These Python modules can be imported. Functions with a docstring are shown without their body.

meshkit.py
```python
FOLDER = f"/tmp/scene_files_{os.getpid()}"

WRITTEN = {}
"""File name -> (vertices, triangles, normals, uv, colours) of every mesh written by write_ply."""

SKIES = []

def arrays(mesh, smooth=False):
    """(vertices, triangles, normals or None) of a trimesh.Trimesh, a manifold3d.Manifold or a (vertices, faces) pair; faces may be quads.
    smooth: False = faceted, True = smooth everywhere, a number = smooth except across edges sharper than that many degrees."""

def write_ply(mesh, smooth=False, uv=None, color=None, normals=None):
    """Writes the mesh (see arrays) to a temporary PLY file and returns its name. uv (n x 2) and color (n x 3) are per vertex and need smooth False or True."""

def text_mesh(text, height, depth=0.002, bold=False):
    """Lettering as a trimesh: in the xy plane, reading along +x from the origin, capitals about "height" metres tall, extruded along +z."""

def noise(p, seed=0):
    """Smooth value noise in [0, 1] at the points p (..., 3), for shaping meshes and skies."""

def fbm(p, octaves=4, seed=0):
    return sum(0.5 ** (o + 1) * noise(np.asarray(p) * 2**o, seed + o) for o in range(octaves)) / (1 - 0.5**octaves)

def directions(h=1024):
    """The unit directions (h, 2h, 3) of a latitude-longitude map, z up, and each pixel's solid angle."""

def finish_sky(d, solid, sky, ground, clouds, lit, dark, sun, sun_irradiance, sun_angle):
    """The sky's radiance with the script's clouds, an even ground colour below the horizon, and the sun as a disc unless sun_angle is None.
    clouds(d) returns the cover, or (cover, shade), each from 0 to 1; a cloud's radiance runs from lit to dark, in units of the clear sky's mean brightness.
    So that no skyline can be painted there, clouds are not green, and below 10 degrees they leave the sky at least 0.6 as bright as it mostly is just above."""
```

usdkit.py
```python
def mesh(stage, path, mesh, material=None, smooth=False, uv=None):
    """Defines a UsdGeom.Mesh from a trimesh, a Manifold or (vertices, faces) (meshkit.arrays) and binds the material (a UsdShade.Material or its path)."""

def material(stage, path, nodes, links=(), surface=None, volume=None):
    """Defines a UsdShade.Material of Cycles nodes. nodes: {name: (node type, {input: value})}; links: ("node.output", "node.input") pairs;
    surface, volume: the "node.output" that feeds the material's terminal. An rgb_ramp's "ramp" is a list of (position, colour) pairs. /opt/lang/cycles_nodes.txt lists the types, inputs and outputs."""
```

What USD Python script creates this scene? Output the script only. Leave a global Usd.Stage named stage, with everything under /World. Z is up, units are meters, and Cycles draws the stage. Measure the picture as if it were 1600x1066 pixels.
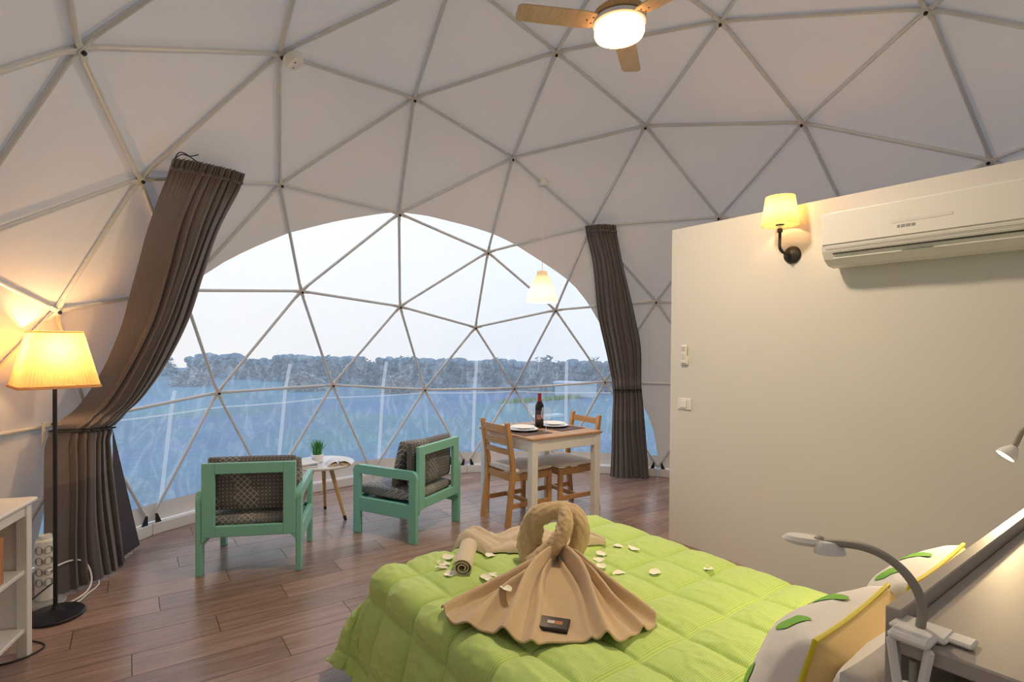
import math, random
import numpy as np, trimesh, shapely
from shapely.geometry import Polygon, Point, LineString, box as sbox
import usdkit, meshkit
from pxr import Usd, UsdGeom, UsdLux, UsdShade, Gf, Sdf

stage = Usd.Stage.CreateInMemory()
UsdGeom.SetStageUpAxis(stage, 'Z'); UsdGeom.SetStageMetersPerUnit(stage, 1.0)
UsdGeom.Xform.Define(stage, '/World'); UsdGeom.Scope.Define(stage, '/World/Looks')
rng = np.random.default_rng(7); random.seed(7)
PI = math.pi
def rad(d): return d*PI/180

# ------------------------------------------------------------------ materials helper
_mats = {}
def mat(name, nodes, links=(), surface='p.BSDF', volume=None):
    m = usdkit.material(stage, '/World/Looks/'+name, nodes, links, surface=surface, volume=volume)
    _mats[name] = m
    return m

# ------------------------------------------------------------------ camera
R, Z0 = 3.5, 0.09                       # dome radius, height of its equator above the floor
cam = UsdGeom.Camera.Define(stage, '/World/camera')
CP = np.array([-2.66, 1.43, 1.489]); yaw, pit, rol = rad(-14.744), rad(-.7323), rad(.392)
_f = np.array([math.cos(yaw)*math.cos(pit), math.sin(yaw)*math.cos(pit), math.sin(pit)])
_r = np.array([math.sin(yaw), -math.cos(yaw), 0.]); _u = np.cross(_r, _f)
_rt = _r*math.cos(rol)+_u*math.sin(rol); _up = -_r*math.sin(rol)+_u*math.cos(rol)
mtx = Gf.Matrix4d(*_rt, 0, *_up, 0, *(-_f), 0, *CP, 1)
UsdGeom.Xformable(cam).AddTransformOp().Set(mtx)
FPX = 861.06
cam.CreateHorizontalApertureAttr(36.0); cam.CreateVerticalApertureAttr(36.0*1066/1600)
cam.CreateFocalLengthAttr(36.0*FPX/1600)
cam.CreateHorizontalApertureOffsetAttr((800-755.57)/1600*36.0)
cam.CreateVerticalApertureOffsetAttr((546.59-533)/1600*36.0)
cam.CreateClippingRangeAttr(Gf.Vec2f(0.02, 2000.0))
cam.CreateExposureAttr(0.43)

# ------------------------------------------------------------------ sky: dusk, pale near the horizon, blue overhead, a warm glow to the left
sky = UsdLux.DomeLight.Define(stage, '/World/sky')
sky.CreateIntensityAttr(0.97)
mat('sky', {
    'tc': ('texture_coordinate', {}), 'sx': ('separate_xyz', {}),
    'el': ('map_range', {'from_min': 0.0, 'from_max': 1.0, 'to_min': 0.0, 'to_max': 1.0, 'clamp': True}),
    'ramp': ('rgb_ramp', {'ramp': [(0.0, (.60, .64, .70)), (.10, (.66, .70, .76)), (.3, (.735, .785, .84)), (.55, (.56, .68, .90)), (1.0, (.34, .47, .72))]}),
    'dot': ('vector_math', {'math_type': 'dot_product', 'vector2': (.955, .29, .06)}),
    'gl': ('map_range', {'from_min': .80, 'from_max': 1.0, 'to_min': 0.0, 'to_max': .34, 'clamp': True}),
    'warm': ('mix_color', {'b': (1.0, .86, .68)}),
    'nz': ('noise_texture', {'scale': 2.2, 'detail': 4.0, 'roughness': .55}),
    'cl': ('map_range', {'from_min': .35, 'from_max': .75, 'to_min': 0.0, 'to_max': .5, 'clamp': True}),
    'cloud': ('mix_color', {'b': (.86, .86, .85)}),
    'bg': ('background_shader', {'strength': 1.0}),
}, [('tc.generated', 'sx.vector'), ('sx.z', 'el.value'), ('el.result', 'ramp.fac'), ('tc.generated', 'dot.vector1'), ('dot.value', 'gl.value'),
    ('gl.result', 'warm.fac'), ('tc.generated', 'nz.vector'), ('nz.fac', 'cl.value'), ('cl.result', 'cloud.fac'), ('ramp.color', 'cloud.a'),
    ('cloud.result', 'warm.a'), ('warm.result', 'bg.color')], surface='bg.background')
UsdShade.MaterialBindingAPI.Apply(sky.GetPrim()).Bind(_mats['sky'])

# strengths of the room's own lamps (each light is made in its lamp's builder)
WARM = (1.0, .62, .27)
LAMP = dict(floor=2.7, fan=4.2, fan_down=10.5, pendant=4.6, sconce=1.0, clamp=1.5)

# ------------------------------------------------------------------ mesh helpers
def cat(*ms):
    ms = [m for m in (ms[0] if len(ms) == 1 and isinstance(ms[0], (list, tuple)) else ms) if m is not None]
    vs, fs, n = [], [], 0
    for m in ms:
        vs.append(np.asarray(m.vertices)); fs.append(np.asarray(m.faces)+n); n += len(m.vertices)
    return trimesh.Trimesh(np.vstack(vs), np.vstack(fs), process=False)
def TM(v, f): return trimesh.Trimesh(np.asarray(v, float), np.asarray(f, int), process=False)
def rotm(ax, deg):
    return trimesh.transformations.rotation_matrix(rad(deg), {'x': (1,0,0), 'y': (0,1,0), 'z': (0,0,1)}.get(ax, ax))[:3, :3]
def mv(m, t=(0,0,0), rx=0, ry=0, rz=0, s=None):
    v = np.array(m.vertices)
    if s is not None: v = v*np.asarray(s)
    for a, d in (('x', rx), ('y', ry), ('z', rz)):
        if d: v = v@rotm(a, d).T
    return TM(v+np.asarray(t, float), m.faces)
_cf = None
def bx(sx, sy, sz, at=(0,0,0), c=.003, **k):
    """chamfered box centred at 'at'"""
    global _cf
    c = min(c, .49*min(sx, sy, sz))
    hx, hy, hz = sx/2, sy/2, sz/2
    P = []
    for i in (-1, 1):
        for j in (-1, 1):
            for l in (-1, 1):
                P += [(i*hx, j*(hy-c), l*(hz-c)), (i*(hx-c), j*hy, l*(hz-c)), (i*(hx-c), j*(hy-c), l*hz)]
    if _cf is None:
        q = []
        for i in (-1, 1):
            for j in (-1, 1):
                for l in (-1, 1):
                    q += [(i*1., j*.8, l*.8), (i*.8, j*1., l*.8), (i*.8, j*.8, l*1.)]
        q = np.array(q); h = trimesh.convex.convex_hull(q)
        idx = np.array([np.argmin(((q-v)**2).sum(1)) for v in h.vertices]); _cf = idx[h.faces]
        h2 = trimesh.Trimesh(q, _cf, process=False)
        n = np.cross(q[_cf[:,1]]-q[_cf[:,0]], q[_cf[:,2]]-q[_cf[:,0]]); bad = (n*q[_cf].mean(1)).sum(1) < 0
        _cf[bad] = _cf[bad][:, ::-1]
    return mv(TM(P, _cf), at, **k)
def bxz(x0, x1, y0, y1, z0, z1, c=.003): return bx(x1-x0, y1-y0, z1-z0, ((x0+x1)/2, (y0+y1)/2, (z0+z1)/2), c)
def lathe(prof, n=32, at=(0,0,0), wob=None):
    """surface of revolution of (r,z) points; first and last with r=0 close it"""
    prof = np.array(prof, float); m = len(prof)
    a = np.linspace(0, 2*PI, n, endpoint=False)
    rr = prof[:, 0][:, None]*np.ones(n) if wob is None else prof[:, 0][:, None]*wob(a)[None, :]
    V = np.stack([rr*np.cos(a), rr*np.sin(a), prof[:, 1][:, None]*np.ones(n)], -1).reshape(-1, 3)
    F = []
    for i in range(m-1):
        for j in range(n):
            a0, a1, b0, b1 = i*n+j, i*n+(j+1) % n, (i+1)*n+j, (i+1)*n+(j+1) % n
            if prof[i, 0] > 1e-9: F.append((a0, a1, b1))
            if prof[i+1, 0] > 1e-9: F.append((a0, b1, b0))
    return TM(V+np.asarray(at, float), F)
def cyl(r, z0, z1, n=24, at=(0,0,0), c=0, r2=None):
    r2 = r if r2 is None else r2
    if c: return lathe([(0, z0), (r-c, z0), (r, z0+c), (r2, z1-c), (r2-c, z1), (0, z1)], n, at)
    return lathe([(0, z0), (r, z0), (r2, z1), (0, z1)], n, at)
def frames(P, closed=False):
    P = np.asarray(P, float); n = len(P)
    T = np.gradient(P, axis=0) if not closed else np.roll(P, -1, 0)-np.roll(P, 1, 0)
    T /= np.linalg.norm(T, axis=1, keepdims=True)+1e-12
    N = np.zeros_like(P); a = np.array([0, 0, 1.]) if abs(T[0, 2]) < .9 else np.array([1., 0, 0])
    N[0] = np.cross(T[0], a); N[0] /= np.linalg.norm(N[0])
    for i in range(1, n):
        v = N[i-1]-T[i]*(N[i-1]@T[i]); N[i] = v/(np.linalg.norm(v)+1e-12)
    return T, N, np.cross(T, N)
def tube(P, r, n=10, closed=False, prof=None):
    """round tube along points; r a number or one per point; prof(angle, i) scales the radius"""
    P = np.asarray(P, float); m = len(P); r = np.broadcast_to(np.asarray(r, float), (m,))
    T, N, Bn = frames(P, closed); a = np.linspace(0, 2*PI, n, endpoint=False)
    k = np.ones((m, n)) if prof is None else np.array([prof(a, i) for i in range(m)])
    V = (P[:, None]+(N[:, None]*np.cos(a)[None, :, None]+Bn[:, None]*np.sin(a)[None, :, None])*(r[:, None]*k)[..., None]).reshape(-1, 3)
    F = []
    for i in range(m if closed else m-1):
        i2 = (i+1) % m
        for j in range(n):
            j2 = (j+1) % n
            F += [(i*n+j, i2*n+j, i2*n+j2), (i*n+j, i2*n+j2, i*n+j2)]
    if not closed:
        V = np.vstack([V, P[:1], P[-1:]]); c0, c1 = m*n, m*n+1
        for j in range(n):
            F += [(c0, j, (j+1) % n), (c1, (m-1)*n+(j+1) % n, (m-1)*n+j)]
    F = np.array(F)[:, ::-1]
    return TM(V, F)
def spline(P, n=40, closed=False):
    from scipy.interpolate import CubicSpline
    P = np.asarray(P, float)
    if closed: P = np.vstack([P, P[:1]])
    t = np.r_[0, np.cumsum(np.linalg.norm(np.diff(P, axis=0), axis=1))]
    s = CubicSpline(t, P, bc_type='periodic' if closed else 'natural')
    return s(np.linspace(0, t[-1], n, endpoint=not closed))
def ext(poly, h, z=0):
    return mv(trimesh.creation.extrude_polygon(poly, h, engine='earcut'), (0, 0, z))
def grid(F, nu, nv, cu=False, cv=False, flip=False):
    """quad grid from an array F[nu,nv,3]"""
    V = np.asarray(F, float).reshape(-1, 3); q = []
    for i in range(nu if cu else nu-1):
        for j in range(nv if cv else nv-1):
            a, b, c, d = i*nv+j, ((i+1) % nu)*nv+j, ((i+1) % nu)*nv+(j+1) % nv, i*nv+(j+1) % nv
            q += [(a, b, c), (a, c, d)]
    q = np.array(q)
    return TM(V, q[:, ::-1] if flip else q)
def thick(F, nu, nv, t):
    """closed cloth of thickness t from a grid of points (outer side up)"""
    F = np.asarray(F, float); du = np.gradient(F, axis=0); dv = np.gradient(F, axis=1)
    N = np.cross(du, dv); N /= np.linalg.norm(N, axis=-1, keepdims=True)+1e-9
    G = F-N*t; a = grid(F, nu, nv); b = grid(G, nu, nv, flip=True)
    n = nu*nv; V = np.vstack([a.vertices, b.vertices]); Fc = [a.faces, b.faces+n]
    e = [i*nv for i in range(nu)]+[(nu-1)*nv+j for j in range(1, nv)]+[i*nv+nv-1 for i in range(nu-2, -1, -1)]+[j for j in range(nv-2, 0, -1)]
    s = []
    for k in range(len(e)):
        p, q = e[k], e[(k+1) % len(e)]; s += [(p, q+n, q), (p, p+n, q+n)]
    return TM(V, np.vstack(Fc+[np.array(s)]))

# ------------------------------------------------------------------ prims
_used = {}
def numbered(parent, name):
    k = (parent, name); i = _used.get(k, 0); _used[k] = i+1
    return f'{parent}/{name}' if i == 0 else f'{parent}/{name}_{i:03d}'
def path(p): return '/World' if p is None else str(p.GetPath())
def tag(o, label=None, cat=None, group=None, kind=None):
    o = o.GetPrim() if hasattr(o, 'GetPrim') else o
    for k, v in (('label', label), ('category', cat), ('group', group), ('kind', kind)):
        if v: o.SetCustomDataByKey(k, v)
    return o
def obj(name, mesh, m, parent=None, label=None, smooth=35, kind=None, cat=None, group=None, loc=None, rotz=0, uv=None):
    p = usdkit.mesh(stage, numbered(path(parent), name), mesh, _mats[m], smooth=smooth, uv=uv)
    if loc is not None:
        p.AddTranslateOp().Set(Gf.Vec3d(*map(float, loc)))
        if rotz: p.AddRotateZOp().Set(float(rotz))
    return tag(p, label, cat, group, kind)
def thing(name, label, cat, loc=(0,0,0), rotz=0, group=None, kind=None, rotx=0, roty=0):
    x = UsdGeom.Xform.Define(stage, numbered('/World', name))
    x.AddTranslateOp().Set(Gf.Vec3d(*map(float, loc)))
    if rotz: x.AddRotateZOp().Set(float(rotz))
    if roty: x.AddRotateYOp().Set(float(roty))
    if rotx: x.AddRotateXOp().Set(float(rotx))
    return tag(x, label, cat, group, kind)
def dup(root, label, loc, rotz=0, group=None, roty=0, rotx=0):
    was = root.GetCustomData(); nm = root.GetName()
    r = thing(nm, label, was['category'], loc, rotz, group or was.get('group'), rotx=rotx, roty=roty)
    r.GetReferences().AddInternalReference(root.GetPath()); r.SetInstanceable(True)
    return r
def lamp_light(pth, pos, radius, power, color=WARM):
    l = UsdLux.SphereLight.Define(stage, pth); l.CreateRadiusAttr(radius); l.CreateIntensityAttr(power); l.CreateColorAttr(Gf.Vec3f(*color))
    l.CreateNormalizeAttr(True)
    UsdGeom.Xformable(l).AddTranslateOp().Set(Gf.Vec3d(*map(float, pos)))
    return l
WU = np.array([math.cos(rad(18)), math.sin(rad(18)), 0]); WV = np.array([-math.sin(rad(18)), math.cos(rad(18)), 0])    # along / away from the partition wall
BU = np.array([math.cos(rad(21)), math.sin(rad(21)), 0]); BV = np.array([-math.sin(rad(21)), math.cos(rad(21)), 0])    # along the bed / across it
def W(a, b, z=0.): return WU*a+WV*b+np.array([0, 0, z])
def Bd(a, b, z=0.): return BU*a+BV*b+np.array([0, 0, z])
# ------------------------------------------------------------------ materials
def plain(name, col, rough=.5, **k):
    return mat(name, {'p': ('principled_bsdf', dict(base_color=col, roughness=rough, **k))})
def bumpy(name, col, rough, scale, strength, dist=.002, detail=3., stretch=(1,1,1), var=0., **k):
    """plain colour with fine relief and a slight even variation of tone"""
    c2 = tuple(min(1, c*(1+var)) for c in col); c1 = tuple(c*(1-var) for c in col)
    return mat(name, {'tc': ('texture_coordinate', {}), 'mp': ('mapping', {'scale': stretch}), 'n': ('noise_texture', {'scale': scale, 'detail': detail}),
        'rp': ('rgb_ramp', {'ramp': [(.3, c1), (.7, c2)]}), 'b': ('bump', {'strength': strength, 'distance': dist}),
        'p': ('principled_bsdf', dict(roughness=rough, **k))},
        [('tc.object', 'mp.vector'), ('mp.vector', 'n.vector'), ('n.fac', 'rp.fac'), ('rp.color', 'p.base_color'), ('n.fac', 'b.height'), ('b.normal', 'p.normal')])
# white coated dome fabric: weave and a few tension wrinkles
mat('dome_fabric', {'tc': ('texture_coordinate', {}), 'n': ('noise_texture', {'scale': 1.1, 'detail': 2., 'distortion': .6}), 'n2': ('noise_texture', {'scale': 260., 'detail': 1.}),
    'mx': ('mix_float', {'fac': .06}), 'b': ('bump', {'strength': .35, 'distance': .03}),
    'd': ('principled_bsdf', {'base_color': (.735, .68, .632), 'roughness': .34, 'specular_ior_level': .45}),
    't': ('translucent_bsdf', {'color': (.62, .60, .58)}), 'm': ('mix_closure', {'fac': .07})},
    [('tc.object', 'n.vector'), ('tc.object', 'n2.vector'), ('n.fac', 'mx.a'), ('n2.fac', 'mx.b'), ('mx.result', 'b.height'), ('b.normal', 'd.normal'), ('d.BSDF', 'm.closure1'), ('t.BSDF', 'm.closure2')], surface='m.closure')
plain('strut_steel', (.68, .68, .69), .4, metallic=.1)
plain('hub_white', (.66, .65, .64), .4)
plain('bolt_dark', (.04, .04, .045), .45, metallic=.6)
# clear soft PVC: sees through, mirrors a little, milky streaks and creases
mat('clear_sheet', {'tc': ('texture_coordinate', {}), 'mp': ('mapping', {'scale': (1., 1., .45)}), 'n': ('noise_texture', {'scale': 7., 'detail': 6., 'roughness': .65, 'distortion': 1.6}),
    'fr': ('rgb_ramp', {'ramp': [(.30, (.09,)*3), (.52, (.14,)*3), (.66, (.27,)*3), (.82, (.38,)*3)]}),
    'n2': ('noise_texture', {'scale': 3., 'detail': 3., 'distortion': .8}), 'b': ('bump', {'strength': .15, 'distance': .02}),
    'tr': ('transparent_bsdf', {'color': (.90, .92, .94)}), 'tl': ('translucent_bsdf', {'color': (.84, .86, .88)}), 'df': ('diffuse_bsdf', {'color': (.75, .77, .80)}),
    'hz': ('mix_closure', {'fac': .25}), 'm1': ('mix_closure', {}), 'gl': ('glossy_bsdf', {'color': (.95, .95, .95), 'roughness': .07}), 'f': ('fresnel', {'IOR': 1.42}), 'm2': ('mix_closure', {})},
    [('tc.object', 'mp.vector'), ('mp.vector', 'n.vector'), ('n.fac', 'fr.fac'), ('fr.color', 'm1.fac'), ('tl.BSDF', 'hz.closure1'), ('df.BSDF', 'hz.closure2'), ('tr.BSDF', 'm1.closure1'), ('hz.closure', 'm1.closure2'),
     ('tc.object', 'n2.vector'), ('n2.fac', 'b.height'), ('b.normal', 'gl.normal'), ('f.fac', 'm2.fac'), ('m1.closure', 'm2.closure1'), ('gl.BSDF', 'm2.closure2')], surface='m2.closure')
mat('seam_milky', {'tr': ('transparent_bsdf', {'color': (.9, .93, .95)}), 'tl': ('translucent_bsdf', {'color': (.93, .93, .92)}), 'df': ('diffuse_bsdf', {'color': (.86, .86, .85)}), 'hz': ('mix_closure', {'fac': .4}), 'm1': ('mix_closure', {'fac': .42})},
    [('tl.BSDF', 'hz.closure1'), ('df.BSDF', 'hz.closure2'), ('tr.BSDF', 'm1.closure1'), ('hz.closure', 'm1.closure2')], surface='m1.closure')
# wood-look floor boards; grain runs along the boards, each board its own tone
mat('floor_wood', {'g': ('geometry', {}), 'oi': ('object_info', {}), 'cx': ('combine_xyz', {}), 'off': ('math', {'math_type': 'multiply', 'value2': 37.}),
    'mp0': ('mapping', {'rotation': (0, 0, rad(72))}), 'ad': ('vector_math', {'math_type': 'add'}), 'mp': ('mapping', {'scale': (1.1, 14., 1.)}),
    'n': ('noise_texture', {'scale': 2.2, 'detail': 6., 'roughness': .62, 'distortion': .6}), 'n2': ('noise_texture', {'scale': 1.3, 'detail': 2.}),
    'rp': ('rgb_ramp', {'ramp': [(.2, (.195, .120, .094)), (.45, (.29, .19, .153)), (.62, (.355, .245, .202)), (.82, (.43, .31, .265))]}),
    'tone': ('map_range', {'from_min': 0., 'from_max': 1., 'to_min': .80, 'to_max': 1.22}), 'mul': ('mix_color', {'blend_type': 'multiply', 'fac': 1., 'use_clamp': False}), 'cc': ('combine_color', {}),
    'rr': ('map_range', {'from_min': .2, 'from_max': .8, 'to_min': .20, 'to_max': .33}), 'b': ('bump', {'strength': .25, 'distance': .002}), 'p': ('principled_bsdf', {'specular_ior_level': .5})},
    [('g.position', 'mp0.vector'), ('oi.random', 'off.value1'), ('off.value', 'cx.x'), ('off.value', 'cx.z'), ('mp0.vector', 'ad.vector1'), ('cx.vector', 'ad.vector2'), ('ad.vector', 'mp.vector'), ('mp.vector', 'n.vector'), ('ad.vector', 'n2.vector'),
     ('n.fac', 'rp.fac'), ('oi.random', 'tone.value'), ('tone.result', 'cc.r'), ('tone.result', 'cc.g'), ('tone.result', 'cc.b'), ('rp.color', 'mul.a'), ('cc.color', 'mul.b'), ('mul.result', 'p.base_color'),
     ('n.fac', 'rr.value'), ('rr.result', 'p.roughness'), ('n.fac', 'b.height'), ('b.normal', 'p.normal')])
plain('grout', (.06, .038, .03), .8)
plain('kerb_white', (.74, .74, .75), .35)
bumpy('wall_paint', (.70, .695, .675), .6, 90., .08, .001)
plain('white_paint', (.78, .77, .755), .38)
plain('white_plastic', (.80, .80, .78), .35)
plain('plastic_grey', (.30, .31, .32), .45)
plain('slot_dark', (.03, .028, .026), .6)
plain('black_metal', (.022, .022, .025), .38, metallic=.3)
bumpy('iron_dark', (.045, .038, .034), .55, 60., .3, .002, metallic=.5)
# glowing lampshades: cloth lit from within by a bulb
def shade(name, col, tcol, fac=.55):
    mat(name, {'d': ('diffuse_bsdf', {'color': col}), 't': ('translucent_bsdf', {'color': tcol}), 'm': ('mix_closure', {'fac': fac})}, [('d.BSDF', 'm.closure1'), ('t.BSDF', 'm.closure2')], surface='m.closure')
shade('shade_cloth', (.80, .66, .42), (.92, .69, .35), .5)
shade('opal_shade', (.86, .82, .74), (.95, .90, .82), .55)
mat('fan_glow', {'e': ('emission', {'color': (1.0, .47, .185), 'strength': LAMP['fan']})}, surface='e.emission')
mat('bulb_glow', {'e': ('emission', {'color': (1.0, .66, .30), 'strength': 3.})}, surface='e.emission')
mat('spot_glow', {'e': ('emission', {'color': (1.0, .82, .52), 'strength': 22.})}, surface='e.emission')
def wood(name, c1, c2, scale=3., stretch=(1, 14, 14), rough=.45):
    mat(name, {'tc': ('texture_coordinate', {}), 'mp': ('mapping', {'scale': stretch}), 'n': ('noise_texture', {'scale': scale, 'detail': 5., 'roughness': .6, 'distortion': .5}), 'rp': ('rgb_ramp', {'ramp': [(.3, c1), (.7, c2)]}),
        'b': ('bump', {'strength': .1, 'distance': .001}), 'p': ('principled_bsdf', {'roughness': rough})}, [('tc.object', 'mp.vector'), ('mp.vector', 'n.vector'), ('n.fac', 'rp.fac'), ('rp.color', 'p.base_color'), ('n.fac', 'b.height'), ('b.normal', 'p.normal')])
wood('pine', (.46, .235, .085), (.60, .34, .15), 4., (10, 10, 1))
wood('pine_flat', (.46, .235, .085), (.60, .34, .15), 4., (10, 1, 10))
wood('table_top_wood', (.40, .235, .125), (.53, .335, .20), 3., (1, 12, 12))
wood('beech', (.50, .30, .12), (.62, .40, .19), 4., (12, 12, 1))
wood('blade_wood', (.60, .44, .25), (.74, .57, .35), 3., (1, 16, 16), .4)
plain('mint_paint', (.225, .545, .455), .36)
def patterned(name, dark, light, mid):
    """woven upholstery: rows of dots, diamond lattice in patches"""
    mat(name, {'tc': ('texture_coordinate', {}), 'cx': ('separate_xyz', {}), 'sum': ('math', {'math_type': 'multiply_add', 'value2': .62}), 'cb': ('combine_xyz', {}),
        'v': ('voronoi_texture', {'dimensions': '2D', 'scale': 42., 'randomness': 0.}), 'dot': ('math', {'math_type': 'less_than', 'value2': .17}),
        'mr': ('mapping', {'rotation': (0, 0, PI/4)}), 'br': ('brick_texture', {'scale': 1., 'offset': 0., 'color1': (0, 0, 0), 'color2': (0, 0, 0), 'mortar': (1, 1, 1), 'mortar_size': .0026, 'brick_width': .027, 'row_height': .027}),
        'pn': ('voronoi_texture', {'dimensions': '2D', 'scale': 8.0, 'randomness': .5}), 'pm': ('math', {'math_type': 'greater_than', 'value2': .66}), 'pr': ('separate_color', {}),
        'sel': ('mix_color', {}), 'wv': ('noise_texture', {'scale': 420., 'detail': 1.}), 'base': ('mix_color', {'a': dark, 'b': mid}), 'col': ('mix_color', {'b': light}), 'fz': ('math', {'math_type': 'multiply', 'value2': .8}),
        'b': ('bump', {'strength': .4, 'distance': .002}), 'p': ('principled_bsdf', {'roughness': .85, 'sheen_weight': .2})},
        [('tc.object', 'cx.vector'), ('cx.x', 'sum.value1'), ('cx.z', 'sum.value3'), ('cx.y', 'cb.x'), ('sum.value', 'cb.y'), ('cb.vector', 'v.vector'), ('v.distance', 'dot.value1'), ('cb.vector', 'mr.vector'), ('mr.vector', 'br.vector'),
         ('cb.vector', 'pn.vector'), ('pn.color', 'pr.color'), ('pr.r', 'pm.value1'), ('pm.value', 'sel.fac'), ('dot.value', 'sel.a'), ('br.color', 'sel.b'), ('tc.object', 'wv.vector'), ('wv.fac', 'base.fac'), ('base.result', 'col.a'),
         ('sel.result', 'fz.value1'), ('fz.value', 'col.fac'), ('col.result', 'p.base_color'), ('wv.fac', 'b.height'), ('b.normal', 'p.normal')])
patterned('upholstery', (.068, .066, .066), (.40, .395, .39), (.145, .142, .140))
patterned('upholstery_light', (.13, .13, .135), (.50, .50, .50), (.25, .25, .255))
bumpy('seat_pad_cloth', (.84, .80, .73), .85, 300., .3, .001)
bumpy('curtain_cloth', (.150, .126, .128), .82, 420., .5, .0012, sheen_weight=.25)
bumpy('curtain_band', (.112, .097, .104), .82, 420., .5, .0012, sheen_weight=.25)
bumpy('towel_cloth', (.60, .44, .26), .95, 380., .9, .003, var=.10, sheen_weight=.5)
bumpy('towel_pale', (.68, .57, .42), .95, 380., .9, .003, var=.10, sheen_weight=.5)
# seersucker comforter: fine stripes across the bed, soft creases
mat('comforter_cloth', {'tc': ('texture_coordinate', {}), 'w': ('wave_texture', {'wave_type': 'bands', 'bands_direction': 'x', 'scale': 44., 'distortion': .3, 'detail': 1.}), 'n': ('noise_texture', {'scale': 14., 'detail': 4., 'distortion': .7}),
    'mx': ('mix_float', {'fac': .45}), 'rp': ('rgb_ramp', {'ramp': [(.2, (.42, .61, .15)), (.8, (.54, .72, .22))]}), 'b': ('bump', {'strength': .35, 'distance': .003}), 'p': ('principled_bsdf', {'roughness': .75, 'sheen_weight': .2})},
    [('tc.object', 'w.vector'), ('tc.object', 'n.vector'), ('w.fac', 'mx.a'), ('n.fac', 'mx.b'), ('w.fac', 'rp.fac'), ('rp.color', 'p.base_color'), ('mx.result', 'b.height'), ('b.normal', 'p.normal')])
bumpy('cotton_white', (.80, .78, .755), .85, 30., .25, .004)
bumpy('cotton_yellow', (.84, .62, .28), .85, 30., .25, .004)
plain('piping_yellow', (.72, .62, .03), .6)
bumpy('curtain_lining', (.060, .045, .052), .85, 420., .4, .0012)
plain('leaf_green', (.20, .52, .05), .7)
plain('mattress_white', (.75, .74, .72), .8)
bumpy('petal_white', (.88, .86, .72), .55, 40., .2, .002)
plain('box_black', (.014, .011, .013), .22)
plain('box_print_grey', (.55, .53, .50), .4)
plain('box_print_brown', (.32, .12, .05), .4)
plain('porcelain', (.85, .85, .84), .15)
plain('placemat_dark', (.115, .075, .068), .8)
plain('cutlery_steel', (.55, .55, .56), .25, metallic=1.)
plain('bottle_glass', (.012, .012, .010), .06)
plain('capsule_red', (.32, .012, .035), .35)
plain('label_brown', (.34, .17, .12), .6)
plain('label_dark', (.05, .03, .03), .5)
mat('clear_glass', {'tr': ('transparent_bsdf', {'color': (.97, .98, .98)}), 'gl': ('glossy_bsdf', {'color': (1, 1, 1), 'roughness': .03}), 'tl': ('translucent_bsdf', {'color': (.9, .93, .95)}), 'lw': ('layer_weight', {'blend': .5}),
    'f': ('map_range', {'from_min': .45, 'from_max': 1.0, 'to_min': .20, 'to_max': .95, 'clamp': True}), 'g2': ('mix_closure', {'fac': .62}), 'm': ('mix_closure', {})},
    [('lw.facing', 'f.value'), ('f.result', 'm.fac'), ('gl.BSDF', 'g2.closure1'), ('tl.BSDF', 'g2.closure2'), ('tr.BSDF', 'm.closure1'), ('g2.closure', 'm.closure2')], surface='m.closure')
plain('grass_blade', (.07, .30, .075), .55)
plain('book_blue', (.06, .12, .33), .45)
plain('book_teal', (.03, .20, .20), .45)
plain('book_orange', (.55, .20, .06), .45)
plain('book_tan', (.50, .36, .22), .55)
plain('paper_white', (.82, .81, .78), .6)
plain('paper_aged', (.60, .47, .30), .8)
bumpy('headboard_grey', (.40, .365, .335), .5, 40., .08, .001)
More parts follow.
